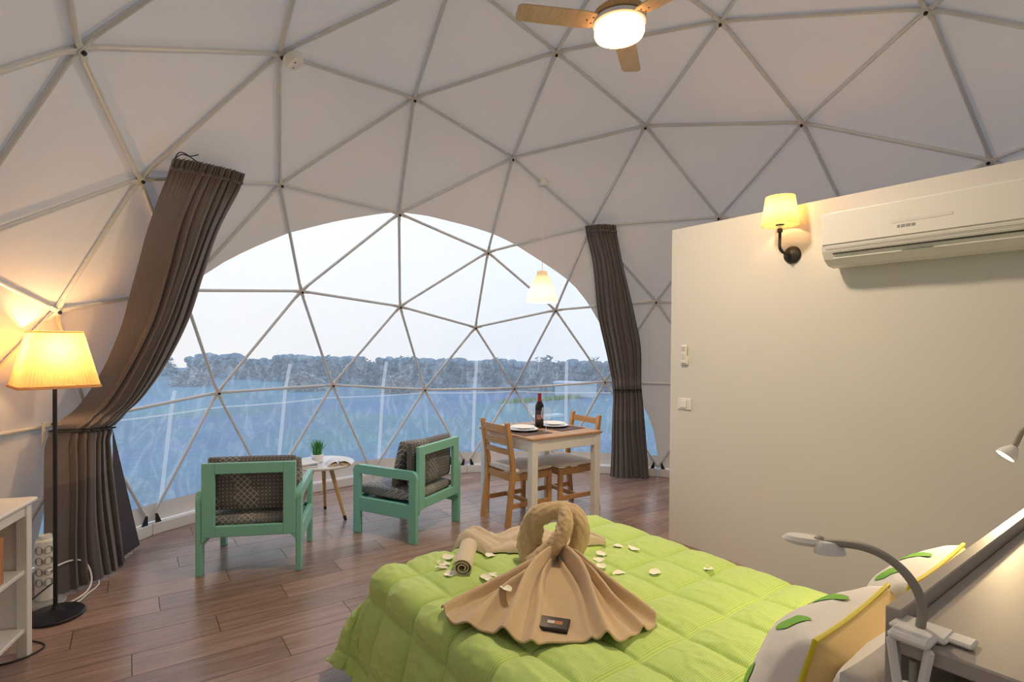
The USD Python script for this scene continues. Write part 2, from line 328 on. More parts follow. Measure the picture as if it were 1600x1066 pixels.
plain('lamp_stem', (.30, .28, .24), .5)
plain('cable_white', (.75, .75, .74), .4)
plain('ties_dark', (.03, .03, .03), .7)
# outdoors
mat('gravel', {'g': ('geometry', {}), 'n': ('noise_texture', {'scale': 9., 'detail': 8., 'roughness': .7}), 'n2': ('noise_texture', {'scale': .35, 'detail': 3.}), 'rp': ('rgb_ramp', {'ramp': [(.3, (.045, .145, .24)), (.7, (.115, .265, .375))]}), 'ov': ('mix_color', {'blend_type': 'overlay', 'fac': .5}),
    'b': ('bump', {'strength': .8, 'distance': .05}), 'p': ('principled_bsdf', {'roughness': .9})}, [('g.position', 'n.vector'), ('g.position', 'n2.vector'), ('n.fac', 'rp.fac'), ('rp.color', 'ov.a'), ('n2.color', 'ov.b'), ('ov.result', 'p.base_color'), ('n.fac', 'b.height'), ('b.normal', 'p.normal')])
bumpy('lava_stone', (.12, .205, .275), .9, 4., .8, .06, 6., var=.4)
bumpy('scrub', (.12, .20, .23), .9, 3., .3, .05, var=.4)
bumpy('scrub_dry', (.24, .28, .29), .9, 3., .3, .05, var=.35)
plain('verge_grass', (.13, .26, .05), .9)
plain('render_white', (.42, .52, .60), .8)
# ------------------------------------------------------------------ floor
floor = thing('floor', 'reddish brown wood-look plank floor with recessed joints', 'floor', kind='structure')
obj('subfloor', cyl(3.55, -.06, -.0125, 96), 'grout', floor)
disc = Point(0, 0).buffer(3.47, 64)
from shapely import affinity
PW, PL = .2055, 1.02
ci, si = WU[:2], -WV[:2]                     # rows step along WU, boards run along -WV
k0 = -18
for k in range(-18, 19):
    a0 = 1.400+PW*k; off = (k*.377 % 1.0)*PL
    for j in range(-5, 5):
        b0 = off+j*PL
        g = .0014
        P = Polygon([tuple(ci*a+si*b) for a, b in ((a0+g, b0+g), (a0+PW-g, b0+g), (a0+PW-g, b0+PL-g), (a0+g, b0+PL-g))]).intersection(disc)
        if P.is_empty or P.area < .004: continue
        obj('plank', ext(P, .0125, -.0125), 'floor_wood', floor, smooth=False)

# ------------------------------------------------------------------ geodesic dome (each icosahedron edge in four), struts, hubs, fabric and window panels
def icosa():
    t = math.atan(.5); v = [(0, 0, 1)]
    v += [(math.cos(t)*math.cos(2*PI*k/5), math.cos(t)*math.sin(2*PI*k/5), math.sin(t)) for k in range(5)]
    v += [(math.cos(t)*math.cos(2*PI*(k+.5)/5), math.cos(t)*math.sin(2*PI*(k+.5)/5), -math.sin(t)) for k in range(5)]
    v = np.array(v+[(0, 0, -1)]); f = []
    for k in range(5):
        a, b, c, d = 1+k, 1+(k+1) % 5, 6+k, 6+(k+1) % 5
        f += [(0, a, b), (a, c, b), (b, c, d)]
    return v, f
IV, IF = icosa()
verts, vid, tris = [], {}, []
def vert(p):
    p = p/np.linalg.norm(p); k = tuple(np.round(p, 4)+0.)
    if k not in vid: vid[k] = len(verts); verts.append(p)
    return vid[k]
for (a, b, c) in IF:
    for i in range(4):
        for j in range(4-i):
            pt = lambda i, j: vert(IV[a]*(4-i-j)+IV[b]*i+IV[c]*j)
            t = [(pt(i, j), pt(i+1, j), pt(i, j+1))]
            if i+j < 3: t.append((pt(i+1, j), pt(i+1, j+1), pt(i, j+1)))
            for q in t:
                if all(verts[w][2] > -1e-4 for w in q): tris.append(q)
DV = np.array(verts); DC = np.array([0, 0, Z0])
edges = sorted({tuple(sorted((q[i], q[(i+1) % 3]))) for q in tris for i in range(3)})
onfloor = lambda i: abs(DV[i][2]) < 1e-3
# outline of the clear window on the dome: azimuth, elevation
prof = [(0, 46.8), (8, 46.2), (17, 44.4), (27.5, 40.2), (36.5, 34.2), (39.5, 30.2), (42, 26.3), (46.8, 20.8), (49.3, 12), (51, 8), (52, 2.3)]
from scipy.interpolate import PchipInterpolator
_pe = PchipInterpolator([p[0] for p in prof], [p[1] for p in prof])
prof = [(a, float(_pe(a))) for a in np.r_[np.linspace(0, 38, 20), np.linspace(39, 52, 16)]]
win = Polygon([(16+a, e) for a, e in prof]+[(16-a, e) for a, e in prof[::-1]]).buffer(0)
def azel(p):
    return np.stack([np.degrees(np.arctan2(p[..., 1], p[..., 0])), np.degrees(np.arcsin(p[..., 2]/np.linalg.norm(p, axis=-1)))], -1)
def dirs(ae):
    a, e = np.radians(ae[..., 0]), np.radians(ae[..., 1])
    return np.stack([np.cos(e)*np.cos(a), np.cos(e)*np.sin(a), np.sin(e)], -1)
SK = R+.017
ceil_ = thing('ceiling', 'white fabric geodesic dome on a triangulated steel frame', 'dome', kind='structure')
window = thing('window_1', 'large arched clear plastic dome window with milky weld seams', 'window', kind='structure')
def sheet(poly, P, n, e1, e2):
    """flat sheet mesh in the facet plane from a polygon in its 2D frame"""
    out = []
    for g in getattr(poly, 'geoms', [poly]):
        if g.geom_type != 'Polygon' or g.area < 2e-4: continue
        v, f = trimesh.creation.triangulate_polygon(g, engine='earcut')
        V = P+v[:, :1]*e1+v[:, 1:2]*e2
        m = TM(V, f)
        nn = np.cross(V[f[0, 1]]-V[f[0, 0]], V[f[0, 2]]-V[f[0, 0]])
        out.append(m if nn@n < 0 else TM(V, np.asarray(f)[:, ::-1]))
    return cat(*out) if out else None
seams_ae = [52.6, 34.8, 16.9, -1.0, -18.9]
for q in tris:
    P3 = DV[list(q)]*SK
    n = np.cross(P3[1]-P3[0], P3[2]-P3[0]); n /= np.linalg.norm(n); n = n if n@P3[0] > 0 else -n
    e1 = (P3[1]-P3[0])/np.linalg.norm(P3[1]-P3[0]); e2 = np.cross(n, e1); O = P3[0]
    flat = lambda d: np.stack([(((n@O)/(d@n))[:, None]*d-O)@e1, (((n@O)/(d@n))[:, None]*d-O)@e2], -1)
    t2 = Polygon([((p-O)@e1, (p-O)@e2) for p in P3])
    az = azel(P3)[:, 0]
    pane = None
    if max(abs(az-16)) < 80 and DV[list(q)][:, 2].min() < .8:
        dens = np.vstack([P3[i]+(P3[(i+1) % 3]-P3[i])*s for i in range(3) for s in np.linspace(0, 1, 12, endpoint=False)[:, None]])
        A = Polygon(azel(dens)).buffer(0).intersection(win)
        if not A.is_empty and A.area > .05:
            parts = []
            for g in getattr(A, 'geoms', [A]):
                if g.geom_type == 'Polygon' and g.area > .02:
                    parts.append(Polygon(flat(dirs(np.array(g.segmentize(1.5).exterior.coords)))).buffer(1e-4))
            pane = shapely.union_all(parts).intersection(t2)
    if pane is not None and not pane.is_empty:
        m = sheet(pane, DC+O, n, e1, e2)
        if m is not None: obj('pane', m, 'clear_sheet', window, smooth=False)
        rest = t2.difference(pane.buffer(1e-4))
        m = sheet(rest, DC+O, n, e1, e2)
        if m is not None: obj('fabric_panel', m, 'dome_fabric', ceil_, smooth=False)
    else:
        obj('fabric_panel', sheet(t2, DC+O, n, e1, e2), 'dome_fabric', ceil_, smooth=False)
for a, b in edges:
    A, B = DV[a]*R, DV[b]*R; d = (B-A)/np.linalg.norm(B-A)
    if onfloor(a) and onfloor(b): continue
    obj('strut', tube([DC+A+d*.02, DC+B-d*.02], .0125, 10), 'strut_steel', ceil_)
for i in range(len(DV)):
    r_ = DV[i]; M3 = np.array(trimesh.geometry.align_vectors([0, 0, 1], -r_))[:3, :3]
    place = lambda m: TM(np.asarray(m.vertices)@M3.T+DC+r_*(R-.012), m.faces)
    if onfloor(i):
        h = obj('foot_bracket', cat(mv(bx(.05, .16, .05, (0, 0, 0)), DC+r_*(R-.012)-np.array([0, 0, -.012]), rz=0)), 'bolt_dark', ceil_) if False else None
        t = np.array([-r_[1], r_[0], 0])
        for s in (-1, 1):
            m = ext(Polygon([(0, 0), (.045, 0), (.012, .07), (0, .07)]), .012, -.006)
            V = np.asarray(m.vertices); V = DC+r_*(R-.03)+t*s*(.035+V[:, :1])+np.array([0, 0, 1.])*(V[:, 1:2]-.005)+r_*V[:, 2:3]
            obj('foot_bracket', TM(V, m.faces if s > 0 else m.faces[:, ::-1]), 'bolt_dark', ceil_)
        continue
    # flattened strut ends crossing at the node
    arms = []
    for a, b in edges:
        if i in (a, b):
            o = DV[b if a == i else a]-r_; o -= r_*(o@r_); o /= np.linalg.norm(o); loc = o@M3
            arms.append(mv(bx(.075, .026, .009, (.0375, 0, .004), .002), rz=math.degrees(math.atan2(loc[1], loc[0]))))
    h = obj('hub', cat(*[place(m) for m in arms]+[place(cyl(.022, .003, .013, 12))]), 'hub_white', ceil_)
    obj('bolt', place(cyl(.0095, .012, .024, 8)), 'bolt_dark', h)
# weld seams in the clear sheet, just inside it
def facet_r(d):
    """distance from the centre to the skin along a direction"""
    n = FN; k = (n*P0).sum(1)/np.maximum(n@d, 1e-6)
    ok = n@d > .5
    return np.min(np.where(ok, k, 9e9))
P0 = np.array([DV[q[0]]*SK for q in tris]); FN = []
for q in tris:
    n = np.cross(DV[q[1]]-DV[q[0]], DV[q[2]]-DV[q[0]]); n /= np.linalg.norm(n); FN.append(n if n@DV[q[0]] > 0 else -n)
FN = np.array(FN)
def ribbon(ae, w, inset=.004):
    D = dirs(np.array(ae, float)); C = np.array([d*(facet_r(d)-inset) for d in D]); T = np.gradient(C, axis=0); S = np.cross(T, D); S /= np.linalg.norm(S, axis=1, keepdims=True)
    return grid(np.stack([C-S*w/2, C+S*w/2], 1)+DC, len(C), 2)
for a in seams_ae:
    top = 20.2 if a < 50 else 17.
    obj('weld_seam', ribbon([(a+.12*(e-10)/10, e) for e in np.linspace(2.4, top, 40)], .036), 'seam_milky', window)
obj('weld_seam', ribbon([(a, 13.9-.0012*(a-4)**2*0) for a in np.linspace(-31, 66, 90)], .014), 'seam_milky', window)
# ------------------------------------------------------------------ kerb ring
kerb = thing('baseboard_front', 'white painted kerb boards around the foot of the dome', 'kerb', kind='structure')
for k in range(20):
    a = 18*k+9
    L2 = 2*3.415*math.tan(rad(9))-.003
    obj('board', mv(bx(.135, L2, .086, (3.415*1.0+.0675, 0, .043), .004), rz=a), 'kerb_white', kerb)
# ------------------------------------------------------------------ partition wall
wl = ext(Polygon([(.672, -1.29), (.672, -1.39), (-2.2, -1.39), (-2.2, -1.29)]), 2.353)
obj('wall_right', mv(wl, rz=18), 'wall_paint', smooth=False, kind='structure', label='plain white painted partition wall behind the bed', cat='wall')
# ------------------------------------------------------------------ soft shapes
def cushion(w, d, h, n=22, corner=.25, pw=2.6, puff=1.0):
    """soft box centred at the origin, w x d x h"""
    a = np.linspace(-1, 1, n); S, Tt = np.meshgrid(a, a, indexing='ij')
    e = lambda x: np.sign(x)*np.abs(np.sin(x*PI/2))**.75
    X, Y = e(S), e(Tt)
    k = 1-.5*corner*.16*(X*X*Y*Y)
    prof = ((1-np.abs(X)**6)*(1-np.abs(Y)**6)).clip(0)**(1/3.)
    top = np.stack([X*w/2*k, Y*d/2*k, h/2*(.72*prof+.28*prof*(1-X*X)*(1-Y*Y)*puff+0.0)], -1)
    bot = top*[1, 1, -1]
    return cat(grid(top, n, n), grid(bot, n, n, flip=True))
def weld(m):
    m2 = trimesh.Trimesh(m.vertices, m.faces, process=False); m2.merge_vertices(); m2.update_faces(m2.nondegenerate_faces()); return TM(m2.vertices, m2.faces)

# ------------------------------------------------------------------ mint armchairs (front is +x, left is +y)
def armchair(label, loc, rotz):
    t = thing('armchair', label, 'armchair', loc, rotz, 'mint green armchairs facing the window')
    Wd, Dp, th = .64, .60, .036
    for s in (1, -1):
        y = s*(Wd/2-th/2)
        for x in (Dp/2-.034, -Dp/2+.034):
            obj('leg', bxz(x-.034, x+.034, y-th/2, y+th/2, 0, .475, .004), 'mint_paint', t)
        rr = Polygon([(-Dp/2, .47), (Dp/2, .47), (Dp/2, .535), (-Dp/2, .535)])
        rr = rr.union(Point(0, 0)).buffer(0) if False else rr
        cr = .05
        P = [(-Dp/2, .468), (Dp/2, .468)]+[(Dp/2-cr+cr*math.cos(a), .535-cr+cr*math.sin(a)) for a in np.linspace(0, PI/2, 8)]+[(-Dp/2+cr+cr*math.cos(a), .535-cr+cr*math.sin(a)) for a in np.linspace(PI/2, PI, 8)]
        m = mv(ext(Polygon(P), th, -th/2), rx=90); m = mv(m, (0, y, 0))
        obj('armrest', m, 'mint_paint', t)
        obj('side_rail', bxz(-Dp/2+.06, Dp/2-.06, y-th/2+.002, y+th/2-.002, .175, .285, .004), 'mint_paint', t)
    iw = Wd-2*th
    # open back frame of four boards
    x0, x1 = -Dp/2-.004, -Dp/2+.028
    obj('back_stile', bxz(x0, x1, iw/2-.078, iw/2, .245, .715, .004), 'mint_paint', t)
    obj('back_stile', bxz(x0, x1, -iw/2, -iw/2+.078, .245, .715, .004), 'mint_paint', t)
    obj('back_rail', bxz(x0, x1, -iw/2+.077, iw/2-.077, .645, .715, .004), 'mint_paint', t)
    obj('back_rail', bxz(x0, x1, -iw/2+.077, iw/2-.077, .245, .315, .004), 'mint_paint', t)
    for s in (1, -1):
        obj('corner_block', mv(mv(ext(Polygon([(0, 0), (.03, 0), (0, -.03)]), .03, -.015), rx=90), ((x0+x1)/2, 0, 0)) if False else
            TM(np.array([(x0, s*iw/2, .246), (x0, s*(iw/2-.03), .246), (x0, s*iw/2, .212), (x1, s*iw/2, .246), (x1, s*(iw/2-.03), .246), (x1, s*iw/2, .212)]), [(0, 1, 2), (3, 5, 4), (0, 3, 4), (0, 4, 1), (1, 4, 5), (1, 5, 2), (0, 2, 5), (0, 5, 3)]), 'mint_paint', t, smooth=False)
    obj('front_rail', bxz(Dp/2-.03, Dp/2-.002, -iw/2, iw/2, .20, .285, .004), 'mint_paint', t)
    obj('seat_board', bxz(-Dp/2+.03, Dp/2-.03, -iw/2, iw/2, .245, .262, .003), 'mint_paint', t)
    obj('seat_cushion', weld(mv(cushion(.545, .555, .135, corner=.2, puff=.5), (.022, 0, .262+.0675))), 'upholstery_light', t)
    obj('back_cushion', weld(mv(cushion(.345, .55, .13, corner=.2, puff=.7), (-Dp/2+.096, 0, .565), ry=90)), 'upholstery', t)
    return t
ac1 = armchair('mint green armchair seen straight from behind, nearest the grey tied curtain', (1.405, 1.955, 0), -4.5)
ac2 = dup(ac1, 'mint green armchair seen from its side, nearest the dining table', (1.785, .88, 0), 47.0)
c = obj('cushion', weld(mv(mv(cushion(.36, .49, .12, puff=1.2), ry=80), rx=5)), 'upholstery', loc=(1.735, .825, .535), rotz=45, label='grey patterned throw cushion leaning in the side-on armchair', cat='cushion')
c = obj('cushion', weld(mv(cushion(.34, .50, .11, puff=1.2), ry=83)), 'upholstery_light', loc=(1.335, 1.915, .535), rotz=-6, label='pale throw cushion peeping over the back of the armchair by the curtain', cat='cushion')

# ------------------------------------------------------------------ round side table with its things
st = thing('side_table', 'small round white side table on three splayed wooden legs', 'table', (2.19, 1.56, 0))
obj('table_top', lathe([(0, .445), (.245, .445), (.262, .452), (.266, .462), (.262, .470), (.252, .467), (0, .464)], 48), 'white_paint', st)
for a in (-122, -5, 115):
    c_, s_ = math.cos(rad(a)), math.sin(rad(a))
    lg = obj('leg', tube([(.075*c_, .075*s_, .444), (.215*c_, .215*s_, .03)], [.019, .0125], 12), 'beech', st)
    obj('foot_cap', tube([(.214*c_, .214*s_, .034), (.226*c_, .226*s_, 0)], [.0135, .0125], 10), 'bolt_dark', lg)
pp = thing('potted_grass', 'small tufted green plant in a white pot on the side table', 'plant', (2.215, 1.60, .4645))
obj('pot', lathe([(0, 0), (.036, 0), (.045, .005), (.052, .07), (.048, .07), (.044, .06), (0, .058)], 24), 'porcelain', pp)
bl = []
for k in range(170):
    a, r_, l = rng.uniform(0, 2*PI), rng.uniform(0, .036), rng.uniform(.08, .155); q = rng.uniform(.1, .75)*(.4+r_/.04)
    d = np.array([math.cos(a), math.sin(a), 0]); s_ = np.array([-d[1], d[0], 0])*.0028
    P = [np.array([0, 0, .058])+d*(r_+l*q*t*t)+np.array([0, 0, l*t*(1-.25*q*t)]) for t in (0, .4, .75, 1)]
    V = []; 
    for p_, w_ in zip(P, (1, 1.1, .8, .1)): V += [p_-s_*w_, p_+s_*w_]
    bl.append(TM(V, [(0, 1, 3), (0, 3, 2), (2, 3, 5), (2, 5, 4), (4, 5, 7), (4, 7, 6)]))
tag(obj('grass_blades', cat(bl), 'grass_blade', pp, smooth=False), kind='stuff')
def book(name, label, cat_, loc, rotz, w, d, h, cover, page='paper_white', group=None, rotx=0, roty=0):
    t = thing(name, label, cat_, loc, rotz, group, rotx=rotx, roty=roty)
    obj('page_block', bxz(-w/2+.003, w/2-.003, -d/2, d/2-.003, .003, h-.003, .001), page, t)
    obj('cover', cat(bxz(-w/2, w/2, -d/2-.002, d/2, 0, .003, .001), bxz(-w/2, w/2, -d/2-.002, d/2, h-.003, h, .001), bxz(-w/2, w/2, -d/2-.004, -d/2, 0, h, .001)), cover, t)
    return t
book('magazine', 'blue covered book lying at the left edge of the side table', 'book', (2.085, 1.685, .4645), 105, .14, .20, .022, 'book_blue')
book('magazine', 'white magazine lying on top of the blue book', 'magazine', (2.09, 1.69, .487), 118, .15, .20, .012, 'paper_white')
ob = thing('open_book', 'thick open book lying face down on the side table', 'book', (2.075, 1.43, .4645), 100)
w_, d_ = .13, .095
Vp = lambda s: np.array([[[s*(.004+x*d_), y, .036-.034*x**1.6+.012*math.sin(x*PI)] for y in np.linspace(-w_/2, w_/2, 6)] for x in np.linspace(0, 1, 9)])
for s in (1, -1):
    obj('cover', thick(Vp(s), 9, 6, .002) if s > 0 else thick(Vp(s)[:, ::-1], 9, 6, .002), 'paper_white', ob)
obj('page_block', cat(*[mv(bx(.075, w_-.01, .017, (0, 0, 0), .002), (s*.05, 0, .0105), ry=s*8) for s in (1, -1)]), 'paper_aged', ob)

# ------------------------------------------------------------------ dining table
TA = 19.5
tu = np.array([math.cos(rad(TA)), math.sin(rad(TA)), 0]); tv = np.array([-math.sin(rad(TA)), math.cos(rad(TA)), 0])
TL, TWd = .74, .77
tc_ = np.array([1.346, -.018, 0])+tu*TL/2-tv*TWd/2
dt = thing('dining_table', 'square dining table with white legs and a brown wooden top', 'table', tc_, TA)
obj('table_top', bxz(-TL/2, TL/2, -TWd/2, TWd/2, .728, .748, .004), 'table_top_wood', dt)
lx, ly = TL/2-.042, TWd/2-.042
for sx in (-1, 1):
    for sy in (-1, 1):
        obj('leg', bxz(sx*lx-.03, sx*lx+.03, sy*ly-.03, sy*ly+.03, 0, .727, .004), 'white_paint', dt)
for s in (-1, 1):
    obj('apron', bxz(-lx+.03, lx-.03, s*(ly+.012)-.011, s*(ly+.012)+.011, .632, .727, .003), 'white_paint', dt)
    obj('apron', bxz(s*(lx+.012)-.011, s*(lx+.012)+.011, -ly+.03, ly-.03, .632, .727, .003), 'white_paint', dt)
def onT(x, y, z=.748): return tc_+tu*x+tv*y+np.array([0, 0, z])
# ------------------------------------------------------------------ pine chairs (front +x)
def pine_chair(label, loc, rotz):
    t = thing('dining_chair', label, 'chair', loc, rotz, 'pine chairs at the dining table')
    w, d = .385, .43; th = .030
    for s in (-1, 1):
        y = s*(w/2-th/2)
        pts = [(-d/2-.045, 0), (-d/2-.045+.042, 0), (-d/2+.045, .40), (-d/2+.042, .50), (-d/2-.020, .835), (-d/2-.026, .845), (-d/2-.046, .845), (-d/2-.052, .835), (-d/2+.002, .50), (-d/2+.002, .40)]
        m = mv(mv(ext(Polygon(pts), th, -th/2), rx=90), (0, y, 0))
        obj('rear_post', m, 'pine', t)
        obj('leg', bxz(d/2-.042, d/2, y-th/2, y+th/2, 0, .415, .003), 'pine', t)
        obj('stretcher', mv(bxz(-d/2+.01, d/2-.03, y-.009, y+.009, -.02, .02, .002), (0, 0, .16)), 'pine_flat', t)
        obj('seat_rail', bxz(-d/2+.035, d/2-.035, y-.011, y+.011, .36, .415, .002), 'pine_flat', t)
    obj('seat_rail', bxz(d/2-.034, d/2-.01, -w/2+th, w/2-th, .36, .415, .002), 'pine_flat', t)
    obj('seat_rail', bxz(-d/2+.012, d/2*-1+.034, -w/2+th, w/2-th, .36, .415, .002), 'pine_flat', t)
    obj('stretcher', bxz(-.01, .012, -w/2+th, w/2-th, .145, .18, .002), 'pine_flat', t)
    for z, h in ((.79, .055), (.69, .045), (.60, .045)):
        x = -d/2-.030+(.82-z)*.16
        ys = np.linspace(-w/2+th-.004, w/2-th+.004, 9)
        F = np.array([[[x-.012*(1-(2*y/w)**2), y, z+zz] for zz in (-h/2, h/2)] for y in ys])
        obj('back_slat', thick(F, 9, 2, .012), 'pine_flat', t)
    obj('seat_pad', weld(mv(cushion(d-.01, w+.012, .062, corner=.5, puff=.6), (.012, 0, .415+.028))), 'seat_pad_cloth', t)
    return t
ch1 = pine_chair('pine ladder-back chair with its back to the room, left of the table', (1.815, -.062, 0), -71.0)
ch2 = dup(ch1, 'pine ladder-back chair on the curtain side of the dining table', (1.94, -.540, 0), 107.0)
# ------------------------------------------------------------------ laid table
def plate(label, loc, big):
    k = 1. if big else .78
    p = thing('plate', label, 'plate', loc, 0, 'white plates on the dining table')
    obj('body', lathe([(0, .001), (.07*k, 0), (.075*k, .004), (.128*k, .017), (.132*k, .019), (.128*k, .0205), (.082*k, .008), (.07*k, .0055), (0, .005)], 40), 'porcelain', p)
    return p
A_, B_ = onT(-.02, .20), onT(.015, -.17)
for (q, side) in ((A_, 'near the left chair'), (B_, 'near the curtain')):
    sg = 1 if q is A_ else -1
    pm = obj('placemat', bxz(-.225, .225, -.15, .15, 0, .003, .001), 'placemat_dark', loc=q+tv*sg*.012, rotz=TA+(0 if sg > 0 else 5), label=f'dark brown woven placemat under the plates {side}', cat='placemat', group='dark placemats')
    b = plate(f'white dinner plate on the dark placemat {side}', q+[0, 0, .0032], True)
    plate(f'white side plate stacked on the dinner plate {side}', q+[0, 0, .0200], False)
    kn = obj('knife', cat(bxz(-.10, .02, -.007, .007, 0, .0025, .001), bxz(.02, .11, -.009, .009, 0, .002, .0008)), 'cutlery_steel', loc=q+tu*sg*-.178+[0, 0, .0032], rotz=TA+90, label=f'steel knife on the placemat {side}', cat='knife')
    fk = thing('fork', f'steel fork on the placemat {side}', 'fork', q+tu*sg*.178+[0, 0, .0032], TA+90)
    obj('handle', cat(bxz(-.10, .05, -.006, .006, 0, .0025, .001), bxz(.05, .075, -.012, .012, 0, .0025, .001)), 'cutlery_steel', fk)
    for yy in (-.0095, -.0032, .0032, .0095): obj('tine', bxz(.075, .105, yy-.0016, yy+.0016, 0, .002, .0005), 'cutlery_steel', fk)
wb = thing('wine_bottle', 'dark red wine bottle with a red capsule on the dining table', 'bottle', (1.872, -.272, .7482))
obj('body', lathe([(0, 0), (.034, 0), (.0375, .004), (.0375, .185), (.034, .205), (.019, .232), (.0142, .25), (.0142, .292), (.0152, .293), (.0152, .30), (0, .30)], 32), 'bottle_glass', wb)
obj('capsule', lathe([(.0195, .233), (.0158, .248), (.0156, .303), (.0, .304)], 24), 'capsule_red', wb)
def wrap(r_, z0, z1, a0, a1):
    an = np.linspace(rad(a0), rad(a1), 16)
    return grid(np.array([[[r_*math.cos(a), r_*math.sin(a), z] for z in (z0, z1)] for a in an]), 16, 2)
wl_ = obj('label', wrap(.0379, .05, .155, 95, 215), 'label_dark', wb, label='dark paper label with a brown square')
obj('print', wrap(.0381, .075, .118, 120, 190), 'label_brown', wl_)
def wineglass(label, loc):
    t = thing('wine_glass', label, 'wine glass', loc, 0, 'wine glasses on the dining table')
    obj('bowl', lathe([(.004, .088), (.022, .094), (.037, .112), (.043, .138), (.041, .165), (.034, .195)], 32), 'clear_glass', t)
    obj('stem', lathe([(.0065, .002), (.0042, .01), (.0036, .05), (.0042, .088)], 14), 'clear_glass', t)
    obj('base', lathe([(0, 0), (.034, 0), (.034, .0015), (.008, .005), (0, .006)], 28), 'clear_glass', t)
    return t
g1 = wineglass('clear balloon wine glass in front of the wine bottle', (1.70, -.268, .7482))
dup(g1, 'clear balloon wine glass behind the wine bottle', (2.03, -.262, .7482))

# ------------------------------------------------------------------ white bookcase at the left edge
bc = thing('bookcase', 'low white open bookcase with two shelves at the left edge', 'bookcase', (0, 0, 0), 1.5)
X0, X1, Y0, Y1 = -.50, .475, 2.822, 3.09
obj('top_board', bxz(X0-.02, X1+.015, Y0-.02, Y1+.01, .722, .742, .006), 'white_paint', bc)
for x in (X0, X1-.045):
    for y in (Y0, Y1-.045):
        obj('leg', bxz(x, x+.045, y, y+.045, 0, .722, .003), 'white_paint', bc)
for x in (X0+.012, X1-.030): obj('side_panel', bxz(x, x+.016, Y0+.045, Y1-.045, .10, .722, .002), 'white_paint', bc)
obj('front_rail', bxz(X0+.045, X1-.045, Y0+.008, Y0+.030, .665, .722, .002), 'white_paint', bc)
obj('back_panel', bxz(X0+.03, X1-.03, Y1-.024, Y1-.014, .10, .722, .002), 'white_paint', bc)
for z in (.118, .392): obj('shelf', bxz(X0+.030, X1-.032, Y0+.012, Y1-.026, z, z+.02, .003), 'white_paint', bc)
bx_ = .295
for nm, wd, hh, cv, lab in (('book', .022, .205, 'book_orange', 'orange spined book, rightmost on the middle bookcase shelf'), ('book', .018, .215, 'book_tan', 'tan spined book between the orange and teal books'),
                            ('book', .034, .225, 'book_teal', 'thick teal book standing on the middle bookcase shelf'), ('book', .028, .21, 'book_blue', 'dark blue book standing beside the thick teal book')):
    q = mv(bx(.01, .01, .01), (0, 0, 0)); bx_ -= wd+.002
    t = thing('book', lab, 'book', mv(TM([(bx_, 2.93, .4125)], [(0, 0, 0)]), rz=1.5).vertices[0], 1.5)
    obj('page_block', bxz(.002, wd-.002, -.070, .074, .002, hh-.003, .001), 'paper_white', t)
    obj('cover', cat(bxz(0, .002, -.078, .078, 0, hh, .0008), bxz(wd-.002, wd, -.078, .078, 0, hh, .0008), bxz(0, wd, -.080, -.076, 0, hh, .001)), cv, t)
# ------------------------------------------------------------------ bed: all in the bed's own frame (x towards the foot, y towards the room)
def onB(a, b, z=0.): return Bd(a, b, z)
BR = 21.0
bed = thing('bed', 'double bed base with a white mattress under the green comforter', 'bed', (0, 0, 0), BR)
obj('mattress', bxz(-1.60, .215, -.05, 1.195, .22, .452, .04), 'mattress_white', bed)
obj('base', bxz(-1.60, .20, -.04, 1.185, .10, .22, .01), 'headboard_grey', bed)
for x in (-1.5, .12):
    for y in (.04, 1.10): obj('leg', bxz(x-.03, x+.03, y-.03, y+.03, 0, .10, .003), 'headboard_grey', bed)
# quilted comforter draped over the mattress
A1, B0, B1, ZT, RR = .225, -.10, 1.20, .482, .085
NA, NB = 300, 340
pa = np.linspace(-1.46, A1+.46, NA); qb = np.linspace(B0-.44, B1+.475, NB)
Pm, Qm = np.meshgrid(pa, qb, indexing='ij')
dp = np.clip(Pm-A1, 0, None); dq = np.where(Qm > B1, Qm-B1, np.where(Qm < B0, Qm-B0, 0.))
d = np.hypot(dp, dq); dd = np.maximum(d, 1e-9); nx, ny = dp/dd, dq/dd; d = (np.abs(dp)**5+np.abs(dq)**5)**.2
corner = 2*np.abs(nx*ny)
ang = np.minimum(d/RR, PI/2); exc = np.maximum(d-RR*PI/2, 0)
exc = np.minimum(exc, .62); 
wv = np.sin(Pm*11.5+1.0)*np.abs(ny)*.30+np.sin(Qm*12.5)*np.abs(nx)*.4
flare = exc*(.14+.12*np.abs(ny)+.30*corner**1.5)+exc*.16*wv*(1-corner)
out = RR*np.sin(ang)+flare
down = RR*(1-np.cos(ang))+exc*(1-.12*corner)
X = np.where(dp > 0, A1, Pm)+nx*out; Y = np.clip(Qm, B0, B1)+ny*out; Z = ZT-down
low = .035+.02*meshkit.noise(np.stack([Pm*9, Qm*9, 0*Pm], -1), 3)
under = np.maximum(low-Z, 0); Z = np.maximum(Z, low); X = X+nx*under*.7; Y = Y+ny*under*.7
F0 = np.stack([X, Y, Z], -1)
du, dv = np.gradient(F0, axis=0), np.gradient(F0, axis=1); N = np.cross(du, dv); N /= np.linalg.norm(N, axis=-1, keepdims=True)+1e-9
sa = np.abs(np.sin(PI*(Pm+.37)/.242)); sb = np.abs(np.sin(PI*(Qm-.365)/.25))
puff = .034*(sa**.42)*(sb**.42)-.008-.005*np.maximum(np.exp(-(sa/.09)**2), np.exp(-(sb/.09)**2))
nz = meshkit.fbm(np.stack([Pm*6+3, Qm*6, Z*6], -1), 4, 5)-.5
cre = np.abs(meshkit.fbm(np.stack([Pm*9+Qm*3, Qm*16, Z*9+4], -1), 3, 11)-.5)
F1 = F0+N*(puff+.010*nz-.006*np.minimum(cre, .12)*sa**.3*sb**.3/.12)[..., None]
